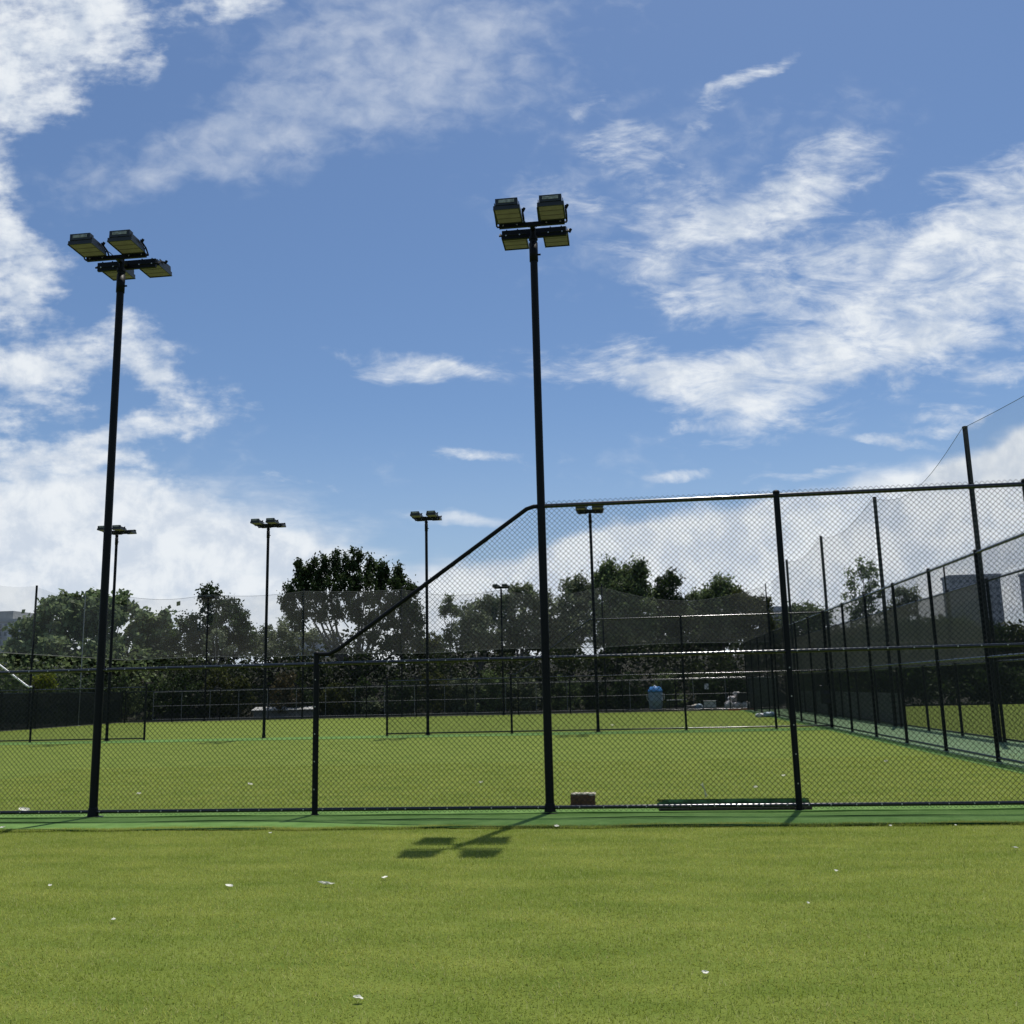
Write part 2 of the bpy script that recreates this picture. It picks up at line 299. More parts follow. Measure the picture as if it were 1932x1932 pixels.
# ------------------------------------------------------------------ ground
def sheet(name, x0, y0, x1, y1, z, m, kind='structure', nx=1, ny=1, jag=0.0):
    V = []; F = []
    for j in range(ny+1):
        for i in range(nx+1):
            x = x0+(x1-x0)*i/nx; y = y0+(y1-y0)*j/ny
            if jag and j in (0, ny): y += random.uniform(-jag, jag)
            V.append((x, y, z))
    for j in range(ny):
        for i in range(nx):
            a = j*(nx+1)+i; F.append((a, a+1, a+nx+2, a+nx+1))
    o = obj(name, mk(name, V, F), m); o['kind'] = kind; return o
sheet('ground', -900, -300, 900, 1800, -0.03, SOIL)
sheet('turf_field', -34.2, -8, 45, 62.6, 0.0, TURF)
sheet('green_strip_near_fence', -16, 11.70, 6.3, 13.35, 0.018, STRIP, nx=160, ny=4, jag=0.035)
sheet('green_path_between_fences', 6.78, 2, 9.7, 62.2, 0.014, PATHM)
sheet('green_strip_right_edge', 6.40, 2, 6.80, 62.2, 0.010, STRIP)
sheet('green_strip_far_fence', -34, 34.3, 6.42, 36.3, 0.010, STRIP, nx=60, ny=1, jag=0.05)
# curled carpet edges; the dark ribbons also draw in the rails' shadow lines
def ribbon(name, y, amp, z, m, w, x0=-16, x1=6.3):
    b = MB(); pts = []; x = x0; ph = random.random()*9
    while x < x1:
        pts.append((x, y+amp*math.sin(x*1.3+ph)+amp*0.6*math.sin(x*3.1+ph*2), z+0.006*math.sin(x*2.3+ph))); x += 0.25
    b.tube(pts, w, 6); o = obj(name, b, m, smooth=True); return o
tag(ribbon('carpet_edge_or_shadow', 12.86, 0.03, 0.022, STRIP, 0.013), kind='structure')
tag(ribbon('carpet_edge_or_shadow', 12.42, 0.015, 0.020, STRIPD, 0.006), kind='structure')  # dark seam ribbon painted along the mid rail's shadow
tag(ribbon('carpet_edge_or_shadow', 11.72, 0.02, 0.014, STRIPD, 0.012), kind='structure')

# grass blades of the near turf (one mass nobody could count)
def blades(name, n, x0, x1, y0, y1, hmin, hmax, wd, seed, m, bias=1.0):
    g = np.random.default_rng(seed)
    x = g.uniform(x0, x1, n); y = y0+(y1-y0)*g.uniform(0, 1, n)**bias
    keep = (np.abs(x+0.118*y) < 0.60*y+1.2); x = x[keep]; y = y[keep]; n = len(x)
    cl = np.sin(x*3.1+y*1.7)*np.sin(y*2.3-x*1.1)*0.5+0.5
    h = g.uniform(hmin, hmax, n)*(0.75+0.5*cl); th = g.uniform(0, 2*PI, n); lean = g.uniform(0.25, 1.25, n)
    fx = np.cos(th)*np.sin(lean)*h*1.5; fy = np.sin(th)*np.sin(lean)*h*1.5; fz = np.cos(lean)*h+0.006
    px = -np.sin(th)*wd*(0.7+0.6*g.random(n)); py = np.cos(th)*wd*(0.7+0.6*g.random(n))
    V = np.zeros((n, 3, 3)); V[:, 0] = np.stack([x-px, y-py, np.zeros(n)], 1); V[:, 1] = np.stack([x+px, y+py, np.zeros(n)], 1); V[:, 2] = np.stack([x+fx, y+fy, fz], 1)
    F = np.arange(n*3).reshape(n, 3)
    return obj(name, mk(name, V.reshape(-1, 3), F), m, kind='stuff')
tag(blades('grass', 620000, -8.5, 7.0, 3.0, 11.72, 0.012, 0.028, 0.0022, 3, BLADE, 0.9), 'short green turf blades of the near lawn', 'grass')
tag(blades('grass', 160000, -13, 8.0, 13.3, 22, 0.012, 0.030, 0.004, 4, BLADE, 1.3), 'short green turf blades behind the near fence', 'grass')

def fringe():
    g = np.random.default_rng(12); n = 42000; x = g.uniform(-9, 6.3, n)
    edge = 11.72+0.035*np.sin(x*2.1)+0.03*np.sin(x*5.3+1)+0.05*np.maximum(0, np.sin(x*0.9+0.5))
    y = edge+g.normal(size=n)*0.035; h = g.uniform(0.015, 0.045, n); th = g.uniform(0, 2*PI, n); ln = g.uniform(0.4, 1.4, n); wd = 0.0022
    V = np.zeros((n, 3, 3)); V[:, 0] = np.stack([x+np.sin(th)*wd, y-np.cos(th)*wd, np.full(n, 0.012)], 1); V[:, 1] = np.stack([x-np.sin(th)*wd, y+np.cos(th)*wd, np.full(n, 0.012)], 1)
    V[:, 2] = np.stack([x+np.cos(th)*np.sin(ln)*h*1.4, y+np.sin(th)*np.sin(ln)*h*1.4, 0.015+np.cos(ln)*h], 1)
    return obj('grass', mk('grass', V.reshape(-1, 3), np.arange(n*3).reshape(n, 3)), BLADE, kind='stuff')
tag(fringe(), 'ragged fringe of grass creeping over the edge of the green carpet', 'grass')

# ------------------------------------------------------------------ chain link
PW = 0.035
def chain_mesh(w, h, name='chain_mesh', clip=None, r=0.0030):
    nw = int(round(w/PW)); nz = int(round(h/PW)); V = []; F = []; o = 0
    ring = [(r*1.35*math.cos(a), r*math.sin(a)) for a in (PI/2, PI/2+2*PI/3, PI/2+4*PI/3)]
    for i in range(nw):
        k1 = nz
        if clip is not None:
            k1 = min(nz, int(clip((i+0.5)*PW)/PW))
            if k1 < 1: continue
        jx = random.uniform(-1, 1)*0.0015
        for k in range(k1+1):
            s = (k+i) % 2; x = i*PW+s*PW+jx; y = 0.003 if s else -0.003; z = k*PW
            for dx, dy in ring: V.append((x+dx, y+dy, z))
        for k in range(k1):
            a = o+k*3
            for q in range(3): F.append((a+q, a+(q+1) % 3, a+3+(q+1) % 3, a+3+q))
        o += (k1+1)*3
    me = mk(name, V, F); me.materials.append(WIRE); return me
SP = 3.14
CM_LOW = chain_mesh(3.15, 2.03)                    # one bay of the lower half
CM_UP = chain_mesh(3.15, 2.065)                     # one bay of the upper half
CM_LOWF = chain_mesh(3.16, 2.03, r=0.0021); CM_UPF = chain_mesh(3.16, 2.065, r=0.0021)
CM_END = chain_mesh(2.03, 2.03); CM_ENDU = chain_mesh(2.03, 2.065); CM_HALF = chain_mesh(1.54, 2.03)
def diag(x0, x1, z0, z1): return lambda x: max(0.0, z0+(z1-z0)*(x-x0)/(x1-x0))
CM_TRI = chain_mesh(3.15, 2.10, clip=diag(0.0, 3.15, 0.10, 2.05))
CM_TRIM = chain_mesh(3.15, 2.10, clip=lambda x: diag(0.0, 3.15, 0.10, 2.05)(3.15-x))
def post_mesh(h, r=0.040):
    b = MB(); b.tube([(0, 0, 0), (0, 0, h)], r, 14)
    b.lathe([(r+0.006, h-0.012), (r+0.008, h), (r*0.9, h+0.022), (r*0.4, h+0.034), (0.004, h+0.037)], n=14)
    b.lathe([(r+0.03, 0.0), (r+0.03, 0.012), (r+0.006, 0.03)], n=14); return b.mesh('fence_post', True)
POST4 = post_mesh(4.09); POST2 = post_mesh(2.14); POST2S = post_mesh(2.08, 0.034)
for me in (POST4, POST2, POST2S): me.materials.append(BLACK)
_rails = {}
def rail_mesh(l, r=0.024):
    k = (round(l, 3), r)
    if k not in _rails: me = MB().tube([(0, 0, 0), (l, 0, 0)], r, 12).mesh('rail', True); me.materials.append(RAIL); _rails[k] = me
    return _rails[k]
_ties = {}
def tie_mesh(l, r, step=0.285):
    k = (round(l, 3), r)
    if k not in _ties:
        b = MB(); x = step*0.4
        while x < l:
            xx = x+random.uniform(-0.03, 0.03)
            b.box((xx-0.007, -r-0.008, -0.004), (xx+0.007, -r+0.004, 0.011)); x += step
        me = b.mesh('tie_wires'); me.materials.append(TIE); _ties[k] = me
    return _ties[k]
def rail(p, x, z, l, r=0.024, ties=True, y=0.0):
    obj('rail', rail_mesh(l, r), None, p, (x, y, z))
    if ties: obj('tie_wires', tie_mesh(l, r), None, p, (x, y, z), kind='stuff')
def ties_v(p, x, h, r):
    if 'v' not in _ties:
        b = MB(); z = 0.35
        while z < h: b.box((-0.006, -0.004, z-0.008), (0.006, 0.004, z+0.008)); z += 0.36
        me = b.mesh('tie_wires'); me.materials.append(TIE); _ties['v'] = me
    obj('tie_wires', _ties['v'], None, p, (x, -r-0.003, 0), kind='stuff')

D0, D1, D2, XR, XQ = 12.97, 35.92, 62.3, 6.90, 9.15
XP = -1.13
# near fence: low on the left, rising to full height at the middle pole
F0 = thing('chain_link_fence', 'black chain-link fence across the foreground that steps up from waist rail to full height', 'fence', (XP, D0, 0))
for k in range(-5, 3):
    x = k*SP
    obj('chain_mesh', CM_LOW, None, F0, (x, 0.030, 0.03), kind='stuff')
    xa = x if k not in (-2, 0, -4) else x
    rail(F0, x, 2.0, SP); rail(F0, x, 0.085, SP)
    if k >= 0:
        obj('chain_mesh', CM_UP, None, F0, (x, 0.030, 2.06), kind='stuff'); rail(F0, x, 4.05, SP, 0.030, ties=False)
    if k in (-5, -3, -1): obj('fence_post', POST2, None, F0, (x, 0, 0)); ties_v(F0, x, 2.1, 0.04)
    if k in (1, 2): obj('fence_post', POST4, None, F0, (x, 0, 0)); ties_v(F0, x, 4.0, 0.04)
obj('chain_mesh', CM_TRI, None, F0, (-SP, 0.030, 2.06), kind='stuff')
obj('diagonal_rail', MB().tube([(-SP, 0, 2.13), (-SP+0.18, 0, 2.13), (-SP+0.30, 0, 2.19), (-0.20, 0, 4.02), (-0.10, 0, 4.05), (0, 0, 4.05)], 0.030, 12), BLACK, F0, smooth=True)
# far cross fence, right piece: mirrors the near one
F1 = thing('chain_link_fence', 'black chain-link fence across the lawn behind the near one, stepping up to the right', 'fence', (-1.30, D1, 0))
for k in range(-2, 3):
    x = k*SP
    w = SP if k < 2 else 8.20-2*SP
    x0, w2, cm = (x, w, CM_LOW) if k > -3 else (x, w, CM_LOW)
    if k == 2: cm, cu = CM_END, CM_ENDU
    else: cu = CM_UP
    obj('chain_mesh', cm, None, F1, (x, 0.030, 0.03), kind='stuff')
    rail(F1, x, 2.0, w, ties=False); rail(F1, x, 0.085, w, ties=False)
    if k >= 0: obj('chain_mesh', cu, None, F1, (x, 0.030, 2.06), kind='stuff'); rail(F1, x, 4.05, w, 0.028, ties=False)
obj('chain_mesh', CM_HALF, None, F1, (-2*SP-1.54, 0.030, 0.03), kind='stuff'); rail(F1, -2*SP-1.52, 2.0, 1.52, ties=False); rail(F1, -2*SP-1.52, 0.085, 1.52, ties=False)
for x, me in ((-2*SP-1.52, POST2), (-SP, POST2), (SP, POST4), (2*SP, POST4), (8.17, POST4)): obj('fence_post', me, None, F1, (x, 0, 0))
obj('chain_mesh', CM_TRI, None, F1, (-SP, 0.030, 2.06), kind='stuff')
obj('diagonal_rail', MB().tube([(-SP, 0, 2.13), (-SP+0.18, 0, 2.13), (-SP+0.30, 0, 2.19), (-0.20, 0, 4.02), (-0.10, 0, 4.05), (0, 0, 4.05)], 0.028, 10), RAIL, F1, smooth=True)
# far cross fence, left piece: ends in the open gap
F2 = thing('chain_link_fence', 'black chain-link fence on the left beyond the near pole, with a sloping top rail coloured white for its sun glint', 'fence', (-20.1, D1, 0))
for x, me in ((1.52, POST2), (-SP, POST2), (-3*SP, POST4)): obj('fence_post', me, None, F2, (x, 0, 0))
obj('fence_post', POST4, None, F2, (-2*SP, 0, 0))
for k in (-4, -3, -2, -1):
    x = k*SP; obj('chain_mesh', CM_LOW, None, F2, (x, 0.030, 0.03), kind='stuff'); rail(F2, x, 2.0, SP, ties=False); rail(F2, x, 0.085, SP, ties=False)
    if k <= -3: obj('chain_mesh', CM_UP, None, F2, (x, 0.030, 2.06), kind='stuff'); rail(F2, x, 4.05, SP, 0.028, ties=False)
obj('chain_mesh', CM_HALF, None, F2, (0, 0.030, 0.03), kind='stuff'); rail(F2, 0, 2.0, 1.52, ties=False); rail(F2, 0, 0.085, 1.52, ties=False)
obj('chain_mesh', CM_TRIM, None, F2, (-2*SP, 0.030, 2.06), kind='stuff')
obj('diagonal_rail', MB().tube([(-SP, 0, 2.13), (-SP-0.18, 0, 2.13), (-SP-0.30, 0, 2.19), (-2*SP+0.20, 0, 4.02), (-2*SP+0.10, 0, 4.05), (-2*SP, 0, 4.05)], 0.036, 10), GLINT, F2, smooth=True)  # thickened and whitened to draw in the bloomed sun glint
# fences that run away on the right
def run_fence(label, X, y0, n, cloth=None):
    f = thing('chain_link_fence', label, 'fence', (X, y0, 0), PI/2)
    for k in range(n):
        x = k*3.16
        obj('chain_mesh', CM_LOWF, None, f, (x, -0.030, 0.03), kind='stuff'); obj('chain_mesh', CM_UPF, None, f, (x, -0.030, 2.06), kind='stuff')
        rail(f, x, 2.0, 3.16, ties=False); rail(f, x, 0.085, 3.16, ties=False); rail(f, x, 4.05, 3.16, 0.028, ties=False)
        obj('fence_post', POST4, None, f, (x, 0, 0))
    obj('fence_post', POST4, None, f, (n*3.16, 0, 0))
    return f
F3 = run_fence('tall black chain-link fence running away along the right edge of the lawn', XR, 35.92-7*3.16, 15)
F4 = run_fence('second tall black chain-link fence, beyond the strip of green path on the right', XQ, 26.1-4*3.16, 15)
def sheetmesh(name, x0, x1, z0, z1, nx=24, nz=6, sag=0.0, billow=0.05, seed=1):
    g = random.Random(seed); V = []; F = []; ph = g.random()*6
    for j in range(nz+1):
        for i in range(nx+1):
            x = x0+(x1-x0)*i/nx; t = j/nz; s = sag*math.sin(PI*i/nx)
            V.append((x, billow*math.sin(x*1.1+ph+t*2)*math.sin(PI*min(1, t+0.05)), (z0 if callable(z0) is False else z0(x))*(1-t)+(z1(x) if callable(z1) else z1)*t-s*t))
    for j in range(nz):
        for i in range(nx): a = j*(nx+1)+i; F.append((a, a+1, a+nx+2, a+nx+1))
    return mk(name, V, F)
obj('shade_cloth', sheetmesh('shade_cloth', 4*3.16, 15*3.16, 2.03, 4.04, 60, 3, billow=0.02), CLOTH, F4, (0, 0.075, 0))
for k in range(7, 15): obj('grey_board', MB().box((0.05, -0.02, 0.02), (3.11, 0.01, 1.14)), PANELG, F4, (k*3.16, -0.09, 0))
# the low black fence at the far end, and the grey wire fence behind it
F5 = thing('chain_link_fence', 'low black chain-link fence at the far end of the lawn, before the wire fence', 'fence', (-34.0, D2, 0))
for k in range(13):
    x = 0.35+k*3.3
    obj('fence_post', POST2S, None, F5, (x, 0, 0)); rail(F5, x, 2.0, 3.3, 0.026, ties=False); rail(F5, x, 0.10, 3.3, 0.026, ties=False)
    obj('chain_mesh', CM_LOW, None, F5, (x, 0.03, 0.03), kind='stuff')
F6 = thing('wire_fence', 'thin grey galvanised wire fence in front of the shrubs', 'fence', (-33.0, 64.9, 0))
gp = MB().tube([(0, 0, 0), (0, 0, 2.02)], 0.020, 8).mesh('fence_post'); gp.materials.append(GALV)
gr = MB().tube([(0, 0, 0), (42, 0, 0)], 0.016, 8).mesh('rail'); gr.materials.append(GALV)
for k in range(21): obj('fence_post', gp, None, F6, (k*2.05, 0, 0))
for z in (0.12, 1.02, 1.97): obj('rail', gr, None, F6, (0, 0, z))
tag(obj('paper_sign', MB().box((-0.13, -0.01, 0), (0.13, 0, 0.36)), PLWHITE, loc=(4.75, 64.86, 1.30)), 'small blank pale notice on the grey wire fence near the sacks', 'sign')
# left side fence with dark cloth
F7 = thing('chain_link_fence', 'dark cloth-covered chain-link fence at the left edge of the lawn', 'fence', (-33.9, D2, 0), -PI/2)
for k in range(9):
    obj('fence_post', POST2S, None, F7, (k*3.16, 0, 0)); rail(F7, k*3.16, 2.0, 3.16, ties=False); rail(F7, k*3.16, 0.085, 3.16, ties=False); obj('chain_mesh', CM_LOW, None, F7, (k*3.16, 0.03, 0.03), kind='stuff')
obj('shade_cloth', sheetmesh('shade_cloth', 0, 9*3.16, 0.05, 1.98, 30, 3, billow=0.02), netmat('dark_cloth', (0.035, 0.038, 0.036), 0.85), F7, (0, -0.08, 0))

# ------------------------------------------------------------------ light towers
def floodlight(parent, x, sgn):
    "sgn -1: reaches towards the viewer; +1: away"
    tilt = math.radians(0.5)
    ca, sa = math.cos(tilt), math.sin(tilt)
    def P(u, o, z): return (x+u, sgn*(0.17+o*ca-z*sa*0), 8.14+o*sa+z)          # o: outward distance
    def slab(u0, u1, o0, o1, z0, z1):
        c = Vector(P((u0+u1)/2, (o0+o1)/2, (z0+z1)/2)); b = MB()
        b.obox(c, ((u1-u0)/2, 0, 0), (0, sgn*ca*(o1-o0)/2, sa*(o1-o0)/2), (0, -sgn*sa*(z1-z0)/2, ca*(z1-z0)/2)); return b
    body = slab(-0.185, 0.185, 0.06, 0.46, 0.0, 0.045)
    for i in range(9):
        s = slab(-0.17+i*0.0425-0.004, -0.17+i*0.0425+0.004, 0.08, 0.44, 0.045, 0.10); o = len(body.v); body.v += s.v; body.f += [tuple(a+o for a in q) for q in s.f]
    for u in (-0.185, 0.173):                                      # rims either side of the lenses
        s = slab(u, u+0.012, 0.05, 0.47, -0.020, 0.0); o = len(body.v); body.v += s.v; body.f += [tuple(a+o for a in q) for q in s.f]
    for o0 in (0.048, 0.458):
        s = slab(-0.172, 0.172, o0, o0+0.012, -0.020, 0.0); o = len(body.v); body.v += s.v; body.f += [tuple(a+o for a in q) for q in s.f]
    h = obj('floodlight', body, HOUS, parent)
    for i in range(3):
        o0 = 0.066+i*0.130
        obj('lens_panel', slab(-0.165, 0.165, o0, o0+0.114, -0.013, -0.001), LENS, h)
    db = slab(-0.155, 0.155, 0.37, 0.47, 0.048, 0.145); obj('driver_box', db, HOUS, h)
    obj('driver_label', slab(-0.11, 0.11, 0.471, 0.474, 0.080, 0.125), LABEL, h)
    br = MB()
    for u in (-0.20, 0.195):
        br.tube([P(u, -0.02, -0.02), P(u, 0.06, 0.05), P(u, 0.22, 0.10)], [0.012, 0.014, 0.012], 6)
    br.tube([P(-0.20, -0.03, -0.02), P(0.195, -0.03, -0.02)], 0.014, 6)
    br.tube([P(0.20, 0.20, 0.07), P(0.225, 0.20, 0.12)], 0.02, 8)
    obj('bracket', br, BLACK, h)
def light_tower(x, y, label):
    t = thing('light_tower', label, 'floodlight pole', (x, y, 0), 0, 'floodlight poles along the fences')
    b = MB(); b.tube([(0, 0, 0), (0, 0, 2.6), (0, 0, 7.95)], [0.056, 0.056, 0.053], 20)
    b.tube([(0, 0, 7.95), (0, 0, 8.0)], [0.066, 0.060], 16); b.tube([(0, 0, 8.0), (0, 0, 8.16)], 0.038, 12); b.lathe([(0.062, 7.62), (0.062, 7.90)], n=16)
    b.tube([(0.05, 0, 7.72), (0.10, 0, 7.72)], 0.014, 8)
    obj('pole', b, BLACK, t, smooth=True)
    obj('base_flange', MB().lathe([(0.15, 0.0), (0.15, 0.016), (0.075, 0.03), (0.064, 0.13), (0.058, 0.14)], n=20), BLACK, t)
    for y0 in (-0.155, 0.155):
        b = MB(); b.box((-0.47, y0-0.022, 8.085 if y0 < 0 else 8.060), (0.47, y0+0.022, 8.145 if y0 < 0 else 8.195))
        for xx in (-0.40, -0.24, 0.24, 0.40): b.tube([(xx, y0, 8.145 if y0 < 0 else 8.195), (xx, y0, 8.165 if y0 < 0 else 8.215)], 0.010, 6)
        obj('crossarm', b, BLACK, t)
        bt = MB()
        for xx in (-0.41, -0.21, 0.21, 0.41): bt.tube([(xx, y0-0.023, 8.115), (xx, y0-0.033, 8.115)], 0.011, 8)
        obj('crossarm_bolts', bt, TIE, t, kind='stuff')
    obj('centre_arm', MB().box((-0.032, -0.155, 8.09), (0.032, 0.155, 8.14)), BLACK, t)
    cb = MB(); cb.tube([(0.05, -0.03, 8.13), (0.12, -0.10, 8.20), (0.22, -0.30, 8.24), (0.30, -0.42, 8.22)], 0.006, 5); cb.tube([(-0.05, -0.03, 8.13), (-0.12, -0.12, 8.21), (-0.2, -0.3, 8.25)], 0.006, 5)
    obj('cable', cb, BLACK, t)
    for xx in (-0.305, 0.305):
        for s in (-1, 1): floodlight(t, xx, s)
    return t
T0 = light_tower(XP, D0, 'tall black floodlight pole in the middle of the near fence, where it steps up')
def tower_copy(x, y, label, rz=0.0):
    c = copy_tree(T0); c.location = (x, y, 0); c['label'] = label; c.rotation_euler = (0, 0, rz); return c
tower_copy(-7.40, D0, 'tall black floodlight pole at the left end of the near fence')
tower_copy(-1.30, D1, 'floodlight pole seen through the tall mesh just right of the near middle pole')
tower_copy(-7.56, D1, 'floodlight pole beyond the sloping rail of the near fence, on the far lawn edge')
tower_copy(-13.84, D1, 'floodlight pole standing free in the gap of the far fence')
tower_copy(-20.1, D1, 'floodlight pole half hidden behind the leftmost near pole')
tower_copy(-8.2, D2, 'smallest floodlight pole at the far end, before a grey-green twiggy tree', 0)
tower_copy(-28.1, D2, 'small floodlight pole at the far end, before the pointed dark tree on the left', 0)

# ------------------------------------------------------------------ netting and its poles
def net_pole(x, y, h, label, r=0.06, m=BLACK):
    p = MB(); p.tube([(0, 0, 0), (0, 0, h)], r, 14); p.lathe([(r+0.006, h), (r+0.006, h+0.03), (r*0.5, h+0.045)], n=14); p.lathe([(r+0.05, 0), (r+0.05, 0.015), (r, 0.04)], n=14)
    return tag(obj('net_pole', p, m, loc=(x, y, 0), smooth=True), label, 'pole', 'poles that carry the netting')
for x, h, l in ((-21.47, 8.5, 'net pole in front of the left side of the big dark tree'), (-14.82, 8.35, 'net pole in front of the right side of the big dark tree'), (-1.69, 8.05, 'far net pole below the dark treetops, right of the near middle pole'), (8.6, 7.75, 'far thin net pole just left of the tall right fence post')):
    net_pole(x, D2+0.1, h, l, 0.055 if x < 5 else 0.035)
net_pole(-33.9, 52.1, 8.1, 'leftmost net pole beside the pale apartment block'); net_pole(-33.9, 57.2, 8.2, 'thin grey net pole in front of the large-leaved tree on the left', 0.03, GALV)
for y, h, l in ((26.1, 8.12, 'tallest net pole at the right edge, rising above the right-hand fence'), (35.9, 8.12, 'second net pole from the right edge, left of the grey tower'), (46.1, 8.25, 'net pole left of the feathery tree on the right'), (56.3, 8.45, 'net pole right behind the near fence post with the mesh on both sides')):
    net_pole(XQ-0.12, y, h, l, 0.065)
net_pole(19.4, D2, 8.5, 'distant net pole between the feathery tree and the grey tower', 0.05)
BN = thing('back_net', 'grey netting hung between the far poles above the lawn end', 'net', (0, D2, 0))
xs = [-33.9, -28.1, -21.47, -14.82, -8.2, -1.69, 8.6]; hs = [8.4, 8.35, 8.35, 8.22, 7.95, 7.9, 7.6]; sg = [0.25, 0.2, 0.08, 0.35, 0.45, 0.9]
zb = lambda x: 4.08+0.05*math.sin(x*0.6)+0.012*abs(x+13)*0.4
tc_ = MB(); bc_ = MB()
for i in range(6):
    zt = (lambda a, b, ha, hb, s: (lambda x: ha+(hb-ha)*(x-a)/(b-a)-s*math.sin(PI*(x-a)/(b-a))))(xs[i], xs[i+1], hs[i], hs[i+1], sg[i])
    obj('netting', sheetmesh('netting', xs[i], xs[i+1], zb, zt, 16, 6, billow=0.10, seed=i), NET, BN)
    tc_.tube([(xs[i]+(xs[i+1]-xs[i])*k/12, 0, zt(xs[i]+(xs[i+1]-xs[i])*k/12)) for k in range(13)], 0.010, 5)
bc_.tube([(-33.9+42.5*k/60, 0, zb(-33.9+42.5*k/60)) for k in range(61)], 0.020, 6)
obj('top_cable', tc_, CORD, BN); obj('bottom_hem', bc_, CORD, BN)
SN = thing('side_net', 'pale netting hung from the tall poles above the right-hand fence', 'net', (XQ-0.2, 0, 0), PI/2)
ys = [9.0, 26.1, 35.9, 46.1, 56.3, 62.4]; hh = [8.1, 8.1, 8.1, 8.2, 8.4, 7.9]; sgg = [1.0, 1.45, 0.9, 0.8, 0.5]
tc_ = MB()
for i in range(5):
    zt = (lambda a, b, ha, hb, s: (lambda x: ha+(hb-ha)*(x-a)/(b-a)-s*math.sin(PI*(x-a)/(b-a))))(ys[i], ys[i+1], hh[i], hh[i+1], sgg[i]*0.5)
    obj('netting', sheetmesh('netting', ys[i], ys[i+1], 4.1, zt, 16, 6, billow=0.08, seed=20+i), SIDENET, SN)
    tc_.tube([(ys[i]+(ys[i+1]-ys[i])*k/14, 0, zt(ys[i]+(ys[i+1]-ys[i])*k/14)) for k in range(15)], 0.007, 5)
obj('top_cable', tc_, CORD, SN)
LN = thing('side_net', 'grey netting hung along the left edge of the lawn', 'net', (-33.9, 0, 0), PI/2)
zt = lambda x: 8.1-0.3*abs(math.sin((x-52)*0.5)); zb2 = lambda x: 4.15+0.004*(62-x)
obj('netting', sheetmesh('netting', 36, 62.3, zb2, zt, 30, 6, billow=0.1, seed=40), NET, LN)
obj('bottom_hem', MB().tube([(36+26.3*k/30, 0, zb2(36+26.3*k/30)) for k in range(31)], 0.022, 6), CORD, LN)
# ------------------------------------------------------------------ trees and shrubs
def leaf_cloud(P, size, seed, up=0.0, aspect=0.55):
    g = np.random.default_rng(seed); n = len(P)
    a = g.normal(size=(n, 3)); a[:, 2] = a[:, 2]*(1-0.5*up)+up*1.6; a /= np.linalg.norm(a, axis=1)[:, None]
    b = g.normal(size=(n, 3)); b -= a*(a*b).sum(1)[:, None]; b /= np.linalg.norm(b, axis=1)[:, None]
    s = size*g.uniform(0.55, 1.25, n)[:, None]; w = s*aspect
    V = np.stack([P-a*s*0.5, P+b*w*0.5, P+a*s*0.5, P-b*w*0.5], 1).reshape(-1, 3)
    return V, np.arange(n*4).reshape(n, 4)
def crown_points(lobes, n, clump, seed, flat=1.0, tall=1.0):
    g = np.random.default_rng(seed)
    area = np.array([(r[0]*r[2]+0.2) for c, r in lobes]); area /= area.sum(); P = []; cl = []
    for (c, r), a in zip(lobes, area):
        m = max(3, int(a*n/45)); d = g.normal(size=(m, 3)); d /= np.linalg.norm(d, axis=1)[:, None]
        rad = g.uniform(0.25, 1.0, m)**0.45
        cc = np.array(c)+d*rad[:, None]*np.array(r); cl.append(cc)
        k = int(a*n/m)+1
        dd = g.normal(size=(m, k, 3))*np.array([clump, clump, clump*tall*flat])*g.uniform(0.5, 1.2, (m, 1, 1))*0.55
        P.append((cc[:, None, :]+dd).reshape(-1, 3))
    return np.concatenate(P), np.concatenate(cl)
DENS = 1.7
def tree(name, label, Y, base_px, lobes_px, leaf, n=6000, size=0.24, clump=0.45, tall=1.0, up=0.0, bark=BARKD, trunk=0.16, seed=1, depth=1.0, cat='tree', group='trees behind the far netting', zbase=0.0, limbs=10, fork=0.35, aspect=0.55):
    b = at(base_px, 1340, Y); base = Vector((b[0], Y, zbase))
    t = thing(name, label, cat, base, 0, group)
    px = FPX/ (Y/_fw[1]*0.99); L3 = []
    for (cx, cy, rx, ry) in lobes_px:
        p = at(cx, cy, Y); q = random.Random(seed*31+int(cx*7))
        r = (rx/px, (rx/px)*depth*0.9, ry/px); p = p+np.array([0, q.uniform(-0.4, 0.4)*r[1], 0])
        L3.append((p-np.array(base), r))
    P, cl = crown_points(L3, int(n*DENS), clump, seed, tall=tall); P = P[P[:, 2] > 0.05]
    V, F = leaf_cloud(P, size, seed+5, up, aspect)
    obj('crown', mk('crown', V, F), leaf, t)
    g = random.Random(seed); tb = MB(); top = max(c[2] for c, r in L3); zf = top*fork
    tb.tube([(0, 0, 0), (g.uniform(-.1, .1), 0, zf*0.5), (g.uniform(-.15, .15), g.uniform(-.1, .1), zf)], [trunk*1.25, trunk, trunk*0.85], 8)
    for (c, r) in (L3[::4] if len(L3) > 20 else L3):
        e = Vector(c)*(0.93 if len(L3) > 20 else 1.0); mid = Vector((e.x*0.55+g.uniform(-.2, .2), e.y*0.5, zf+(e.z-zf)*0.45))
        tb.tube([(0, 0, zf*0.92), tuple(mid), tuple(e)], [trunk*0.6, trunk*0.38, trunk*0.12], 6)
    for i in range(min(limbs, len(cl))):
        e = Vector(cl[g.randrange(len(cl))]); c0, r0 = min(L3, key=lambda q: (Vector(q[0])-e).length); s = Vector(c0)*0.8+Vector((0, 0, zf*0.2))
        tb.tube([tuple(s), tuple((s+e)/2+Vector((g.uniform(-.2, .2), 0, 0.1))), tuple(e)], [trunk*0.22, trunk*0.14, trunk*0.05], 5)
    obj('trunk', tb, bark, t); return t

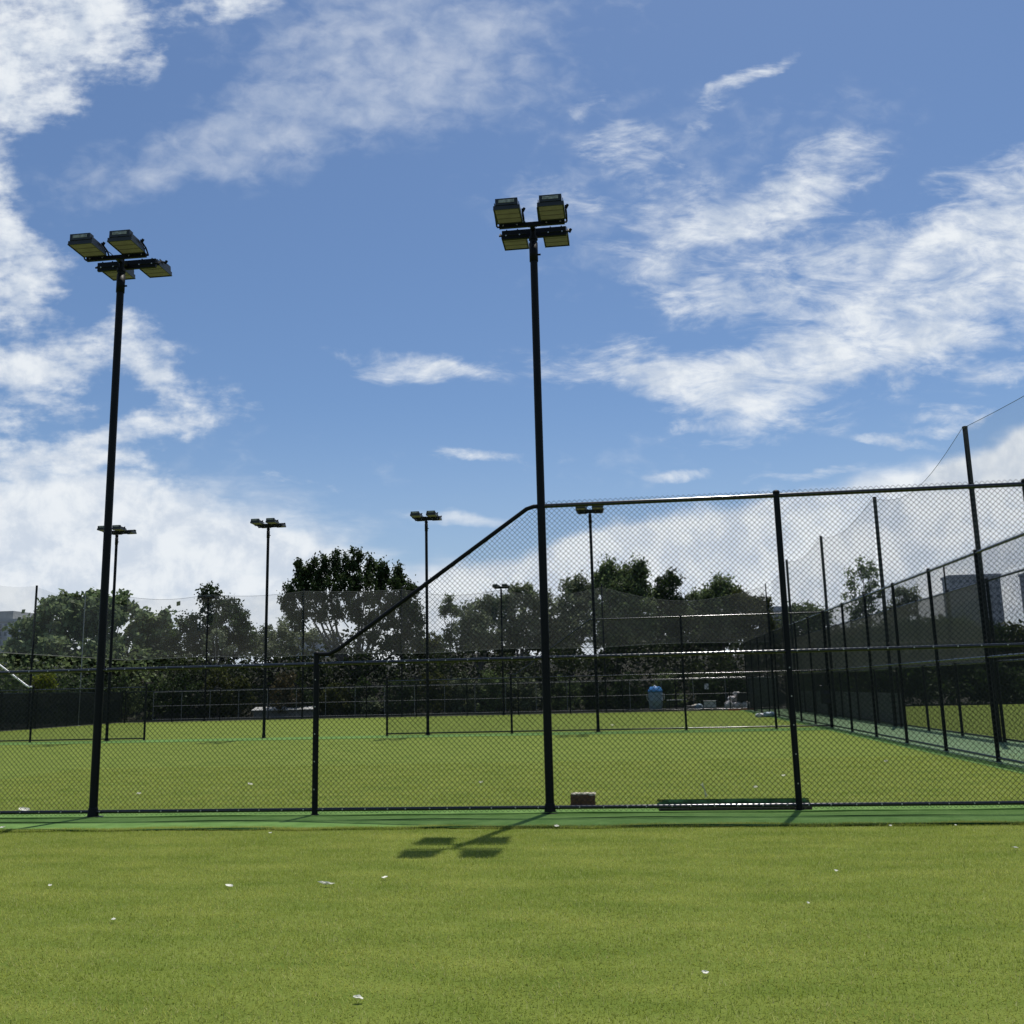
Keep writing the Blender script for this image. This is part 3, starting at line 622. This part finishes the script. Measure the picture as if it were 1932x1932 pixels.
# the bank behind the lawn and the mass of undergrowth on it
bv = []; bf = []
for j in range(9):
    for i in range(81):
        x = -60+i*1.6; t = j/8; y = 70+t*30; z = -0.02+(5.0*math.sin(min(1, t*2.0)*PI/2))*(0.90+0.10*math.sin(i*0.7)) + 0.25*math.sin(i*1.3+j)
        bv.append((x, y, z if j else -0.03))
for j in range(8):
    for i in range(80): a = j*81+i; bf.append((a, a+1, a+82, a+81))
obj('bank', mk('bank', bv, bf), SOIL, kind='structure')
def mass(name, label, x0, x1, y0, y1, hfun, n, size, m, seed):
    g = np.random.default_rng(seed); x = g.uniform(x0, x1, n); y = g.uniform(y0, y1, n); h = np.array([hfun(a) for a in x])
    z = h*g.uniform(0, 1, n)**0.75; k = np.sin(x*2.3+z*1.9)+np.sin(y*1.7-x*1.1+z*2.7)+g.normal(size=n)*0.8; s = (k > -0.9) & (np.sin(x*0.83+1.3)*np.sin(z*1.6+x*0.37+seed)+0.35*g.normal(size=n) > -0.35)
    V, F = leaf_cloud(np.stack([x, y, z], 1)[s], size, seed+1, 0.2); return tag(obj(name, mk(name, V, F), m), label, 'undergrowth', kind='stuff')
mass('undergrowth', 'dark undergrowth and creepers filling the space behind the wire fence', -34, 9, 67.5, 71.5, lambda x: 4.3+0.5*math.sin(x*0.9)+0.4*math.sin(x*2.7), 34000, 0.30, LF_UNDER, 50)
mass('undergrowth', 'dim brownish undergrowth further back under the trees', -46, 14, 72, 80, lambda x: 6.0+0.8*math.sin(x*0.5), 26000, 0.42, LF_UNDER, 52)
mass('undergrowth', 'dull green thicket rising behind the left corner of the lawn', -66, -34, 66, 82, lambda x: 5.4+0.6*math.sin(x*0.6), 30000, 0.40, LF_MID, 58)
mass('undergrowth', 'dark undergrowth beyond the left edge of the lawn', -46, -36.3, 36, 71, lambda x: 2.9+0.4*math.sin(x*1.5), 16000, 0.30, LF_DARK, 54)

tree('large_leaved_tree', 'broad pale-green tree with large leaves, leftmost in the tree line', 74, 190,
     [(110, 1175, 62, 42), (170, 1160, 62, 40), (235, 1165, 62, 38), (285, 1195, 44, 34), (60, 1195, 40, 30), (30, 1225, 46, 26), (150, 1225, 90, 34), (250, 1228, 80, 34), (95, 1140, 22, 14), (125, 1132, 16, 10), (165, 1128, 26, 12), (215, 1132, 30, 14), (300, 1168, 22, 12)],
     LF_PALE, 9500, 0.46, 0.50, seed=2, aspect=0.75)
tree('pointed_tree', 'dark pointed tree behind a small floodlight pole on the left', 73, 405,
     [(398, 1122, 18, 18), (405, 1150, 36, 24), (440, 1150, 16, 18), (372, 1180, 40, 26), (430, 1182, 46, 26), (455, 1170, 20, 22), (350, 1205, 36, 24), (465, 1208, 26, 20), (405, 1215, 60, 28)],
     LF_DARK, 7500, 0.27, 0.42, seed=3)
tree('pale_stemmed_tree', 'small sparse tree with pale bare stems below the pointed tree', 70, 408, [(392, 1212, 14, 12), (418, 1205, 12, 12), (405, 1195, 10, 9), (432, 1225, 14, 9)], LF_GREY, 500, 0.2, 0.3, seed=4, bark=BARK, trunk=0.07, fork=0.5, limbs=14)
tree('low_tree', 'low grey-green tree between the pointed tree and the big dark tree', 75, 505, [(500, 1205, 26, 18), (520, 1190, 26, 20), (545, 1205, 26, 20), (480, 1222, 30, 16), (530, 1228, 40, 16)], LF_GREY, 2600, 0.25, 0.4, seed=5)
tree('big_dark_tree', 'big dense dark tree with upright clumps, highest in the tree line', 72, 672,
     [(564, 1072, 6, 20), (570, 1080, 8, 16), (594, 1070, 8, 16), (586, 1078, 6, 14), (612, 1062, 7, 16), (634, 1056, 8, 18), (650, 1060, 6, 16), (668, 1054, 9, 18), (678, 1050, 5, 12), (698, 1068, 6, 16), (706, 1074, 6, 14), (722, 1074, 8, 16), (730, 1080, 5, 14), (751, 1082, 6, 16), (758, 1088, 5, 14), (575, 1092, 14, 20), (592, 1098, 18, 18), (612, 1086, 12, 20), (636, 1082, 14, 20), (664, 1080, 18, 22), (690, 1090, 16, 20), (722, 1094, 13, 16), (748, 1100, 11, 14), (768, 1112, 16, 16),
      (560, 1115, 26, 26), (600, 1112, 36, 24), (645, 1105, 40, 26), (695, 1108, 42, 26), (745, 1118, 36, 24), (778, 1140, 22, 34), (548, 1135, 20, 30), (560, 1165, 24, 26), (600, 1142, 36, 22), (650, 1140, 40, 22), (705, 1145, 38, 24), (752, 1160, 38, 34), (782, 1185, 22, 34), (735, 1200, 44, 30), (765, 1222, 44, 26), (622, 1164, 30, 12), (690, 1168, 30, 14), (655, 1160, 22, 10)],
     LF_DARK, 22000, 0.25, 0.27, tall=1.5, up=0.7, seed=6, trunk=0.24, fork=0.22, limbs=46, bark=BARKD)
tree('sparse_tree', 'sparse tree in front of the left side of the big dark tree', 76, 560, [(548, 1180, 20, 20), (575, 1195, 26, 18), (600, 1205, 24, 14), (545, 1215, 24, 16)], LF_GREY, 1300, 0.24, 0.4, seed=8, limbs=24, trunk=0.12)
tree('slender_tree', 'slender tree with one small tuft of a crown on a thin pale stem', 74, 852, [(848, 1140, 12, 14), (838, 1152, 10, 10), (860, 1150, 10, 12), (850, 1188, 14, 10), (845, 1210, 14, 10)], LF_MID, 1500, 0.22, 0.3, seed=9, bark=BARK, trunk=0.075, fork=0.75)
tree('yellowish_tree', 'low yellow-green tree at the right foot of the big dark tree', 77, 815, [(812, 1212, 22, 16), (828, 1222, 22, 14), (800, 1225, 20, 14)], LF_OLIVE, 1500, 0.24, 0.4, seed=10)
tree('leaning_tree', 'grey-green tree left of the smallest floodlight pole, sloping crown', 73, 905, [(915, 1138, 20, 16), (900, 1160, 28, 22), (935, 1150, 18, 24), (885, 1185, 28, 22), (920, 1190, 44, 28), (890, 1215, 36, 20)], LF_GREY, 6000, 0.25, 0.38, seed=11, bark=BARK, limbs=26)
tree('twiggy_tree', 'grey-green twiggy tree just right of the smallest floodlight pole', 74, 985, [(965, 1125, 18, 22), (990, 1118, 20, 18), (1015, 1128, 24, 20), (1030, 1150, 24, 26), (985, 1155, 38, 28), (1000, 1195, 50, 34), (955, 1215, 30, 22), (1035, 1205, 26, 34)], LF_GREY, 9000, 0.24, 0.38, seed=12, bark=BARK, limbs=30)
tree('bushy_tree', 'bushy grey-green tree immediately right of the middle near pole', 75, 1080, [(1072, 1112, 16, 16), (1092, 1105, 14, 18), (1080, 1140, 32, 24), (1105, 1130, 22, 22), (1080, 1185, 42, 36), (1065, 1215, 32, 24), (1112, 1118, 16, 14)], LF_GREY, 7500, 0.26, 0.4, seed=13, limbs=16)
tree('dark_tufted_tree', 'dark tree with three upright tufts on top, right of the mesh-covered lamp pole', 72, 1170, [(1148, 1082, 14, 20), (1176, 1086, 15, 16), (1205, 1083, 14, 22), (1135, 1100, 18, 14), (1165, 1112, 34, 22), (1205, 1115, 28, 22), (1160, 1160, 44, 36), (1210, 1165, 36, 34), (1180, 1205, 60, 28)], LF_MID, 14000, 0.26, 0.38, tall=1.5, up=0.6, seed=14, trunk=0.2)
tree('twin_tufted_tree', 'dark narrow tree with two tufts, between the tufted tree and the round one', 73, 1258, [(1250, 1102, 11, 14), (1268, 1098, 11, 18), (1258, 1130, 22, 24), (1262, 1165, 28, 30), (1250, 1205, 36, 28), (1232, 1128, 14, 14), (1280, 1138, 14, 14)], LF_DARK, 5500, 0.25, 0.36, tall=1.4, up=0.5, seed=15)
tree('round_tree', 'rounded mid-green tree near the stepped far fence post', 76, 1315, [(1308, 1135, 20, 18), (1330, 1140, 16, 16), (1300, 1165, 26, 24), (1325, 1180, 34, 30), (1300, 1212, 34, 22)], LF_MID, 5500, 0.26, 0.4, seed=16)
tree('tall_round_tree', 'taller dark tree with a rounded head, right part of the tree line', 74, 1365, [(1362, 1105, 20, 14), (1345, 1125, 20, 18), (1375, 1125, 20, 20), (1360, 1150, 34, 26), (1370, 1190, 44, 36), (1340, 1205, 30, 26)], LF_MID, 8500, 0.25, 0.38, seed=17)
tree('olive_tree', 'lighter olive-green tree at the right end of the far tree line', 73, 1420, [(1402, 1140, 18, 16), (1425, 1145, 18, 16), (1410, 1165, 30, 20), (1396, 1130, 14, 14), (1440, 1138, 12, 12), (1440, 1160, 16, 18), (1425, 1190, 36, 30), (1450, 1200, 30, 30)], LF_OLIVE, 7000, 0.24, 0.38, seed=18)
tree('corner_tree', 'small tree behind the far right corner of the lawn', 78, 1515, [(1495, 1160, 20, 14), (1525, 1152, 22, 12), (1545, 1165, 18, 16), (1510, 1185, 44, 24)], LF_MID, 3800, 0.28, 0.42, seed=19)
tree('feathery_tree', 'tall feathery pale tree rising alone on the right against the sky', 95, 1628, [(1630, 1065, 16, 14), (1612, 1085, 18, 14), (1645, 1085, 16, 14), (1625, 1110, 28, 20), (1650, 1118, 18, 16), (1615, 1140, 26, 22), (1640, 1160, 40, 24)], LF_PALE, 1700, 0.30, 0.5, seed=20, limbs=26, trunk=0.14, fork=0.3)
tree('small_far_tree', 'small thin tree between the feathery tree and the grey tower', 95, 1712, [(1700, 1120, 14, 12), (1722, 1125, 14, 12), (1710, 1142, 24, 16), (1690, 1155, 24, 12)], LF_GREY, 1500, 0.30, 0.45, seed=21, limbs=14)
# belt of trees beyond the field on the right
belt = [(1560, 1190, 34), (1605, 1186, 36), (1650, 1180, 38), (1700, 1172, 38), (1748, 1172, 40), (1800, 1168, 42), (1850, 1178, 40), (1900, 1186, 38), (1950, 1184, 40), (2010, 1180, 44)]
bl = ['dark tree of the right-hand belt, behind the near tall post', 'dark tree of the right-hand belt, left below the feathery tree', 'dark tree of the right-hand belt, right below the feathery tree', 'dark tree of the right-hand belt, by the distant net pole', 'dark tree just left of the grey tower', 'dark tree in front of the left half of the grey tower', 'dark tree in front of the right half of the grey tower', 'olive-topped dark tree in the gap between the two towers', 'dark tree in front of the second tower at the right edge', 'dark tree beyond the right edge of the second tower']
for i, (cx, ty, r) in enumerate(belt):
    tree('belt_tree', bl[i], 66+(i % 3), cx, [(cx-14, ty+22, r*0.7, 20), (cx+14, ty+20, r*0.7, 22), (cx, ty+50, r, 30), (cx, ty+85, r, 30), (cx+6, ty+118, r, 26)], (LF_DARK, LF_MID, LF_OLIVE)[(i*2) % 3], 5200, 0.30, 0.45, seed=30+i, group='belt of trees beyond the right-hand field')
mass('undergrowth', 'dark undergrowth below the right-hand belt of trees', 10, 46, 62.9, 66, lambda x: 2.6+0.4*math.sin(x), 14000, 0.30, LF_DARK, 60)
# shrubs right behind the wire fence: (x, top y, half width, material, label)
sh = [(80, 1264, 20, LF_YEL, 'bright yellow-green round bush on the left above the low fence rail'),
      (25, 1275, 34, LF_MID, 'dull green shrub at the left edge beside the sloping white-lit rail'),
      (140, 1282, 34, LF_DARK, 'black-green shrub left of the leftmost near pole'),
      (235, 1270, 36, LF_MID, 'dim shrub right of the leftmost near pole, behind the fence end post'),
      (300, 1285, 34, LF_DARK, 'black-green shrub in the open gap of the far fence, left part'),
      (352, 1268, 34, LF_DARK, 'dark creeper-covered shrub left of the foot of the far lamp pole'),
      (410, 1262, 26, LF_OLIVE, 'olive shrub hung with creepers under the pointed tree'),
      (452, 1272, 28, LF_OLIVE, 'olive-green shrub left of the free-standing lamp pole'),
      (540, 1268, 30, LF_BROWN, 'brownish shrub between the lamp pole and the low near post'),
      (572, 1298, 24, LF_DARK, 'low black shrub in front of the pale shed roof'),
      (632, 1290, 28, LF_OLIVE, 'yellowish-olive bush just right of the low near post'),
      (690, 1278, 34, LF_DARK, 'dark shrub under the big dark tree'),
      (700, 1318, 18, LF_GREY, 'small pale-tipped bush left of the lawn fence end post'),
      (762, 1275, 34, LF_DARK, 'dark shrub below the sloping rail'),
      (818, 1262, 30, LF_OLIVE, 'olive shrub right of the lamp pole beyond the sloping rail'),
      (872, 1270, 32, LF_GREY, 'greyish shrub in the third part of the lawn end'),
      (932, 1262, 32, LF_MID, 'green shrub behind the foot of the smallest floodlight pole'),
      (990, 1268, 30, LF_GREY, 'greyish shrub just left of the middle near pole'),
      (1070, 1272, 32, LF_MID, 'dull shrub just right of the middle near pole'),
      (1125, 1282, 30, LF_DARK, 'dark shrub behind the lamp pole seen through the tall mesh'),
      (1185, 1275, 34, LF_DARK, 'dark shrub left of the blue-lidded tank'),
      (1262, 1268, 32, LF_MID, 'dim green shrub right behind the blue-lidded tank'),
      (1330, 1270, 34, LF_DARK, 'dark shrub behind the white crate'),
      (1385, 1264, 30, LF_DARK, 'dark shrub behind the heap of sacks')]
for i, (cx, ty, hw, m, lab) in enumerate(sh):
    Y = 66.2+(i % 4)*0.35; bot = 1345; mid = (ty+bot)/2
    lob = [(cx, ty+hw*0.6, hw*0.7, hw*0.6), (cx-hw*0.45, mid, hw*0.6, (bot-ty)*0.35), (cx+hw*0.45, mid+4, hw*0.6, (bot-ty)*0.33), (cx, bot-14, hw*0.9, 14)] if i else [(cx, 1285, 19, 17), (cx-8, 1290, 14, 14), (cx+10, 1290, 14, 14)]
    tree('shrub', lab, Y if i else 54.8, cx, lob, m, 1500 if hw > 22 else 1000, 0.20, 0.26, seed=100+i, trunk=0.05, cat='shrub', group='shrubs behind the wire fence', limbs=4, fork=0.15)

# ------------------------------------------------------------------ buildings
def block(name, label, x0, x1, y0, dep, h, wall, rows, cols, wfrac=0.55, hfrac=0.45, balc=False, crown=0.0):
    t = thing(name, label, 'building', ((x0+x1)/2, y0, 0)); w = x1-x0
    obj('wall', MB().box((-w/2, 0, -1), (w/2, dep, h)), wall, t)
    rb = MB().box((-w/2-0.3, -0.3, h+0.003), (w/2+0.3, dep+0.3, h+0.8))
    if crown: rb.box((-w*0.3, 1, h+0.803), (w*0.25, dep-1, h+0.8+crown))
    obj('roof', rb, wall if not balc else CONC, t)
    fh = (h-1)/rows; cw = w/cols
    wm = MB().box((-cw*wfrac/2, -0.02, 0), (cw*wfrac/2, 0.35, fh*hfrac)).mesh('window'); wm.materials.append(GLASSD)
    bm_ = MB().box((-cw*0.46, -1.3, -0.1), (cw*0.46, -0.003, 0.1)).box((-cw*0.46, -1.3, 0.103), (cw*0.46, -1.2, 1.05)).mesh('balcony'); bm_.materials.append(BALC)
    for r in range(rows):
        for c in range(cols):
            x = -w/2+cw*(c+0.5); z = 1+fh*(r+0.3)
            obj('window', wm, None, t, (x, -0.05, z))
            if balc and c % 2 == 0: obj('balcony', bm_, None, t, (x, 0, z-0.35))
    return t
a = at(-60, 1175, 240); b = at(46, 1175, 240); block('apartment_block', 'pale apartment block with rows of balconies at the left edge', a[0], b[0], 240, 14, at(0, 1174, 240)[2], WALLP, 10, 8, balc=True, crown=2.2)
a = at(1790, 1084, 300); b = at(1886, 1084, 300); block('tower_block', 'wide grey tower block behind the right-hand trees', a[0], b[0], 300, 7, at(1830, 1089, 300)[2], WALLG, 13, 7, wfrac=0.4, hfrac=0.35)
a = at(1940, 1080, 300); b = at(1990, 1080, 300); block('tower_block', 'grey tower block cut off by the right edge of the picture', a[0], b[0], 300, 7, at(1940, 1084, 300)[2], WALLG, 13, 5)
a = at(548, 1210, 120); b = at(606, 1210, 120); block('plain_building', 'plain blue-grey building glimpsed under the big dark tree', a[0], b[0], 120, 8, at(570, 1209, 120)[2], WALLG, 4, 3, wfrac=0.3, hfrac=0.3)
a = at(1455, 1150, 180); b = at(1500, 1150, 180); block('plain_building', 'hazy grey building behind the far right corner netting', a[0], b[0], 180, 8, at(1480, 1152, 180)[2], WALLG, 5, 3, wfrac=0.4, hfrac=0.4)
sx0 = at(484, 1335, 66)[0]; sx1 = at(596, 1335, 66)[0]
st = thing('low_shed', 'low shed with a pale roof behind the wire fence, left of the low near post', 'shed', ((sx0+sx1)/2, 65.5, 0)); w = (sx1-sx0)/2
obj('wall', MB().box((-w, 0, 0), (w, 0.6, 0.52)), PANELG, st); obj('roof', MB().obox((0, 0.25, 0.66), (w+0.1, 0, 0), (0, 0.42, 0.10), (0, -0.01, 0.03)), CONC, st)
# ------------------------------------------------------------------ props
p = at(1102, 1519, 13.92)
bk = thing('brick_block', 'worn reddish-brown block with a frayed pale top behind the near fence', 'block', (-0.745, 13.78, 0.0))
v = []; 
bb = MB().box((-0.165, -0.07, 0), (0.165, 0.07, 0.155)); me = bb.mesh('block_body')
import bmesh
def rough(me, cuts, amp, seed, bev=0.0):
    bm = bmesh.new(); bm.from_mesh(me)
    bmesh.ops.subdivide_edges(bm, edges=bm.edges[:], cuts=cuts, use_grid_fill=True)
    g = random.Random(seed)
    for q in bm.verts: q.co += Vector((g.uniform(-amp, amp), g.uniform(-amp, amp), g.uniform(-amp, amp)))
    bm.to_mesh(me); bm.free(); return me
obj('block_body', rough(me, 5, 0.006, 3), BRICK, bk)
cr = MB().box((-0.150, -0.062, 0.150), (0.172, 0.062, 0.176)); obj('pale_top', rough(cr.mesh('pale_top'), 6, 0.010, 5), CRUST, bk)
# dark green mat folded up against the bottom rail
mt = thing('folded_mat', 'dark green turf mat folded up behind the bottom rail, right of the block', 'mat', (1.25, 13.35, 0.0))
b = MB(); nx = 40; V = []; F = []
prof = [(-0.02, 0.012), (-0.05, 0.06), (-0.03, 0.095), (0.03, 0.115), (0.12, 0.112), (0.20, 0.08), (0.24, 0.02)]
for i in range(nx+1):
    x = -1.0+1.95*i/nx; k = min(1, (i+0.3)/3)*min(1, (nx-i+1)/2)
    for (y, z) in prof: V.append((x, y+0.012*math.sin(i*0.9), z*(0.55+0.45*k)*(1+0.03*math.sin(i*0.35))))
m_ = len(prof)
for i in range(nx):
    for j in range(m_-1): a = i*m_+j; F.append((a, a+m_, a+m_+1, a+1))
obj('mat_fold', mk('mat_fold', V, F), STRIPD, mt)
g = np.random.default_rng(9); n = 9000; x = g.uniform(-1, 0.95, n); t = g.integers(2, 6, n); P = np.array(prof)[t]+(np.array(prof)[np.minimum(t+1, 6)]-np.array(prof)[t])*g.random(n)[:, None]
Vb, Fb = leaf_cloud(np.stack([x, P[:, 0], P[:, 1]], 1), 0.022, 3, 0.8, 0.16); obj('mat_pile', mk('mat_pile', Vb, Fb), STRIPD, mt, kind='stuff')
und = MB().box((-0.98, -0.30, 0.012), (0.93, -0.035, 0.05)); obj('mat_shadow', und, BLKPL, mt)  # black strip standing for the mat's shadow below the rail
tw = MB(); tw.tube([(0, 0, 0), (-0.012, 0, 0.10), (-0.035, 0, 0.15), (-0.03, 0.0, 0.19)], [0.009, 0.008, 0.010, 0.004], 6); tw.tube([(-0.03, 0, 0.15), (-0.06, 0, 0.165)], 0.006, 5); tw.tube([(-0.005, 0, 0.05), (0.03, 0, 0.02)], 0.005, 5)
tag(obj('twig', tw, PETAL, loc=(0.90, 13.52, 0.13)), 'white twig standing up from the folded green mat', 'twig')

def petal(x, y, s, rz, seed, lab, z=0.022, long=1.0):
    g = random.Random(seed); V = []; F = []
    nseg = 9; cup = g.uniform(0.25, 0.5)
    V.append((0, 0, 0.0))
    for r_ in (0.55, 1.0):
        for k in range(nseg):
            a = 2*PI*k/nseg; rr = r_*s*(1+g.uniform(-.28, .28)); V.append((math.cos(a)*rr*long, math.sin(a)*rr*0.7, cup*s*r_*r_*(1+g.uniform(-.6, .6))))
    for k in range(nseg): F.append((0, 1+k, 1+(k+1) % nseg))
    me = bpy.data.meshes.new('fallen_petal')
    Q = [(1+k, 1+nseg+k, 1+nseg+(k+1) % nseg, 1+(k+1) % nseg) for k in range(nseg)]
    # thickness: a second skin just below
    o = len(V); V += [(a, b, c-0.0025) for a, b, c in V]
    fs = F+Q+[tuple(o+i for i in f[::-1]) for f in F+Q]+[(1+nseg+k, 1+o+nseg+k, 1+o+nseg+(k+1) % nseg, 1+nseg+(k+1) % nseg) for k in range(nseg)]
    me.from_pydata(V, [], fs); me.update()
    return tag(obj('fallen_petal', me, PETAL, loc=(x, y, z), rot=(g.uniform(0.2, 0.5), g.uniform(-.2, .2), rz)), lab, 'petal', 'white petals fallen on the turf')
pet = [(-5.08, 8.27, .022, 0, 'small white petal on the left of the near lawn, close to the edge', 1), (-3.45, 8.25, .028, .2, 'flat white petal below the low near post, left of the long sliver', 1.6), (-2.63, 8.32, .038, .1, 'long thin white sliver lying on the near lawn', 2.2), (-2.20, 8.61, .026, .6, 'white petal right of the long sliver, turned up at one end', 1.4),
       (-3.81, 7.03, .022, .9, 'small curled white petal halfway down on the left', 1), (-1.50, 5.31, .028, .2, 'largest crumpled white flower petal at the bottom of the picture', 1.1), (0.33, 5.84, .024, .1, 'frilled white petal low on the right half of the near lawn', 1.2), (1.19, 7.61, .020, .7, 'white petal right of centre, lower one of a pair', 1), (1.64, 8.87, .020, .2, 'white petal right of centre, upper one of a pair', 1),
       (3.49, 10.0, .026, .2, 'flat white petal near the right edge of the near lawn', 1.5), (-0.95, 11.64, .036, 0, 'rounded cream petal at the carpet edge just right of the pole shadow', 1), (2.74, 11.5, .026, .5, 'tiny white petal at the carpet edge right of the tall post', 1), (3.43, 11.52, .020, .5, 'tiny white petal at the carpet edge towards the right edge', 1), (-4.25, 11.3, .022, .1, 'white petal just below the carpet edge under the low near post', 1.2), (-7.99, 11.89, .030, .6, 'white petal on the carpet at the left edge', 1.3),
       (-8.97, 13.82, .070, .0, 'flat white scrap behind the bottom rail at the left edge', 1.8), (-2.66, 17.05, .045, .3, 'white petal behind the fence, left of the middle pole', 1.0), (4.87, 20.31, .050, .3, 'white petal on the lawn by the right-hand strip', 1.0), (-8.26, 15.87, .045, .3, 'white petal behind the fence right of the leftmost pole', 1), (1.81, 15.75, .040, .4, 'slanting white petal behind the folded mat', 1.2), (2.5, 17.6, .04, .4, 'pale petal beyond the bottom of the tall right post', 1.2), (-6.9, 17.3, .05, .1, 'round pale petal in the left bay behind the fence', 1), (-0.9, 41, .11, .1, 'white scrap on the far lawn before the tank', 1)]
for i, (x, y, s, rz, lab, lg) in enumerate(pet): petal(x, y, s*0.8, rz, 200+i, lab, 0.026 if y < 11.6 else 0.030, lg)

# things at the far end
tk = thing('water_tank', 'blue-lidded grey plastic tank standing behind the far fence', 'tank', (1.42, 63.5, 0))
obj('tank_body', MB().lathe([(0.36, 0.0), (0.40, 0.03), (0.44, 0.62), (0.455, 0.66), (0.44, 0.70), (0.47, 1.12), (0.43, 1.20)], n=28), BLUEG, tk, smooth=True)
obj('lid', MB().lathe([(0.43, 1.205), (0.47, 1.22), (0.46, 1.30), (0.34, 1.50), (0.30, 1.54), (0.12, 1.56)], n=28), BLUE, tk, smooth=True)
obj('lid_cap', MB().lathe([(0.10, 1.563), (0.10, 1.62), (0.05, 1.65)], n=16), PLWHITE, tk)
for s in (-1, 1): obj('handle', MB().tube([(s*0.42, -0.2, 1.08), (s*0.55, -0.22, 1.04), (s*0.53, -0.22, 0.72), (s*0.42, -0.2, 0.66)], 0.022, 8), PLWHITE, tk)
tb = thing('folding_table', 'low white-topped folding table with dark legs right of the tank', 'table', (2.75, 63.6, 0))
obj('table_top', MB().box((-0.62, -0.3, 0.66), (0.62, 0.3, 0.70)), PLWHITE, tb)
for x in (-0.5, 0.5):
    for y in (-0.22, 0.22): obj('leg', MB().tube([(x, y, 0), (x*0.9, y, 0.66)], 0.018, 6), BLKPL, tb)
def sack(x, y, z, sx, sy, sz, seed, lab, m=SACK, rz=0.0, name='sack'):
    me = bpy.data.meshes.new(name); bm = bmesh.new(); bmesh.ops.create_icosphere(bm, subdivisions=3, radius=1)
    g = random.Random(seed); ph = [g.uniform(0, 6) for _ in range(6)]
    for q in bm.verts:
        c = q.co.copy(); k = 1+0.10*math.sin(c.x*5+ph[0])*math.sin(c.z*4+ph[1])+0.07*math.sin(c.y*7+ph[2]+c.x*4)+0.05*math.sin(c.z*11+ph[3]+c.x*9)
        q.co = Vector((math.copysign(abs(c.x)**0.8, c.x)*sx*k, math.copysign(abs(c.y)**0.8, c.y)*sy*k, max(-0.9, math.copysign(abs(c.z)**0.8, c.z))*sz*k))
    bm.to_mesh(me); bm.free(); me.polygons.foreach_set('use_smooth', [True]*len(me.polygons))
    return tag(obj(name, me, m, loc=(x, y, z+sz*0.9), rot=(0, 0, rz)), lab, 'sack', 'sacks heaped at the far right')
sack(5.95, 63.2, 0, .28, .24, .30, 1, 'blue-grey sack at the left foot of the heap')
sack(6.45, 63.3, 0, .34, .28, .26, 2, 'pale sack at the bottom middle of the heap')
sack(6.98, 63.25, 0, .30, .26, .27, 3, 'brownish pale sack at the bottom right of the heap')
sack(6.22, 63.45, .46, .30, .24, .22, 4, 'pale sack lying second from the bottom on the left of the heap')
sack(6.50, 63.6, .84, .20, .18, .15, 5, 'small pale sack on top of the heap, left of the black crate')
ct = MB(); ct.box((-0.27, -0.2, 0), (0.27, 0.2, 0.05))
for a_, b_ in (((-0.27, -0.2, 0.052), (-0.23, 0.2, 0.50)), ((0.23, -0.2, 0.052), (0.27, 0.2, 0.50)), ((-0.228, -0.2, 0.052), (0.228, -0.16, 0.50)), ((-0.228, 0.16, 0.052), (0.228, 0.2, 0.50))): ct.box(a_, b_)
tag(obj('black_crate', ct, BLKPL, loc=(6.78, 63.2, 0.52)), 'square black crate lying on the heap of pale sacks', 'crate')
tag(obj('orange_tray', MB().box((-0.75, -0.2, 0), (0.75, 0.2, 0.07)).box((-0.75, -0.2, 0.073), (-0.70, 0.2, 0.12)).box((0.70, -0.2, 0.073), (0.75, 0.2, 0.12)), ORANGE, loc=(6.55, 62.0, 0)), 'long low orange tray on the ground in front of the sacks', 'tray')
wc = thing('white_crate', 'white crate of odds and ends between the tank and the sacks', 'crate', (4.80, 63.4, 0))
obj('crate_body', MB().box((-0.36, -0.25, 0.16), (0.36, 0.25, 0.56)), PLWHITE, wc); obj('crate_rim', MB().box((-0.39, -0.28, 0.563), (0.39, 0.28, 0.60)), BALC, wc); obj('stand', MB().box((-0.3, -0.2, 0), (0.3, 0.2, 0.157)), BLKPL, wc)
sack(4.12, 63.5, 0, .26, .22, .22, 8, 'slate-blue sack left of the white crate', BLUEG)
ch = thing('old_chair', 'dark tipped-over chair between the table and the white crate', 'chair', (3.62, 63.6, 0), 0.5)
obj('seat', MB().box((-0.22, -0.2, 0.26), (0.22, 0.2, 0.30)), SACK, ch); obj('backrest', MB().obox((0.32, 0, 0.34), (0.16, 0, 0.04), (0, 0.2, 0), (0, 0, 0.02)), CRUST, ch)
for x in (-0.2, 0.2):
    for y in (-0.17, 0.17): obj('leg', MB().tube([(x, y, 0.26), (x-0.1, y, 0.0)], 0.015, 6), GALV, ch)
pb = thing('plastic_bag', 'crumpled white plastic bag on the lawn beside the right-hand strip', 'bag', (6.22, 48.5, 0))
for i, (dx, s, m) in enumerate(((-0.22, .20, PLWHITE), (0.2, .26, BLUEG))):
    q = sack(0, 0, 0, s*1.1, s*0.8, s*0.50, 40+i, None, m, 0, 'bag_lobe'); q.parent = pb; q.location = (dx, 0, s*0.45)
    for k in ('label', 'category', 'group'):
        if k in q: del q[k]
shd = thing('small_shed', 'small grey-green shed with a pale flat roof edge at the far right corner', 'shed', (8.05, 63.0, 0))
obj('wall', MB().box((-0.62, 0, 0), (0.85, 1.6, 1.93)), SHEDW, shd); obj('roof', MB().box((-0.68, -0.06, 1.933), (0.91, 1.66, 2.02)), BALC, shd)
bg_ = thing('hanging_bag', 'black bag hanging from the corner post of the far fence', 'bag', (6.72, D1-0.10, 0.85))
obj('bag_body', rough(MB().box((-0.15, -0.09, 0), (0.15, 0.03, 0.62)).mesh('bag_body'), 3, 0.018, 8), BLKPL, bg_); obj('strap', MB().tube([(-0.08, -0.02, 0.60), (-0.02, 0.02, 0.95), (0.06, -0.02, 0.60)], 0.014, 6), BLKPL, bg_)
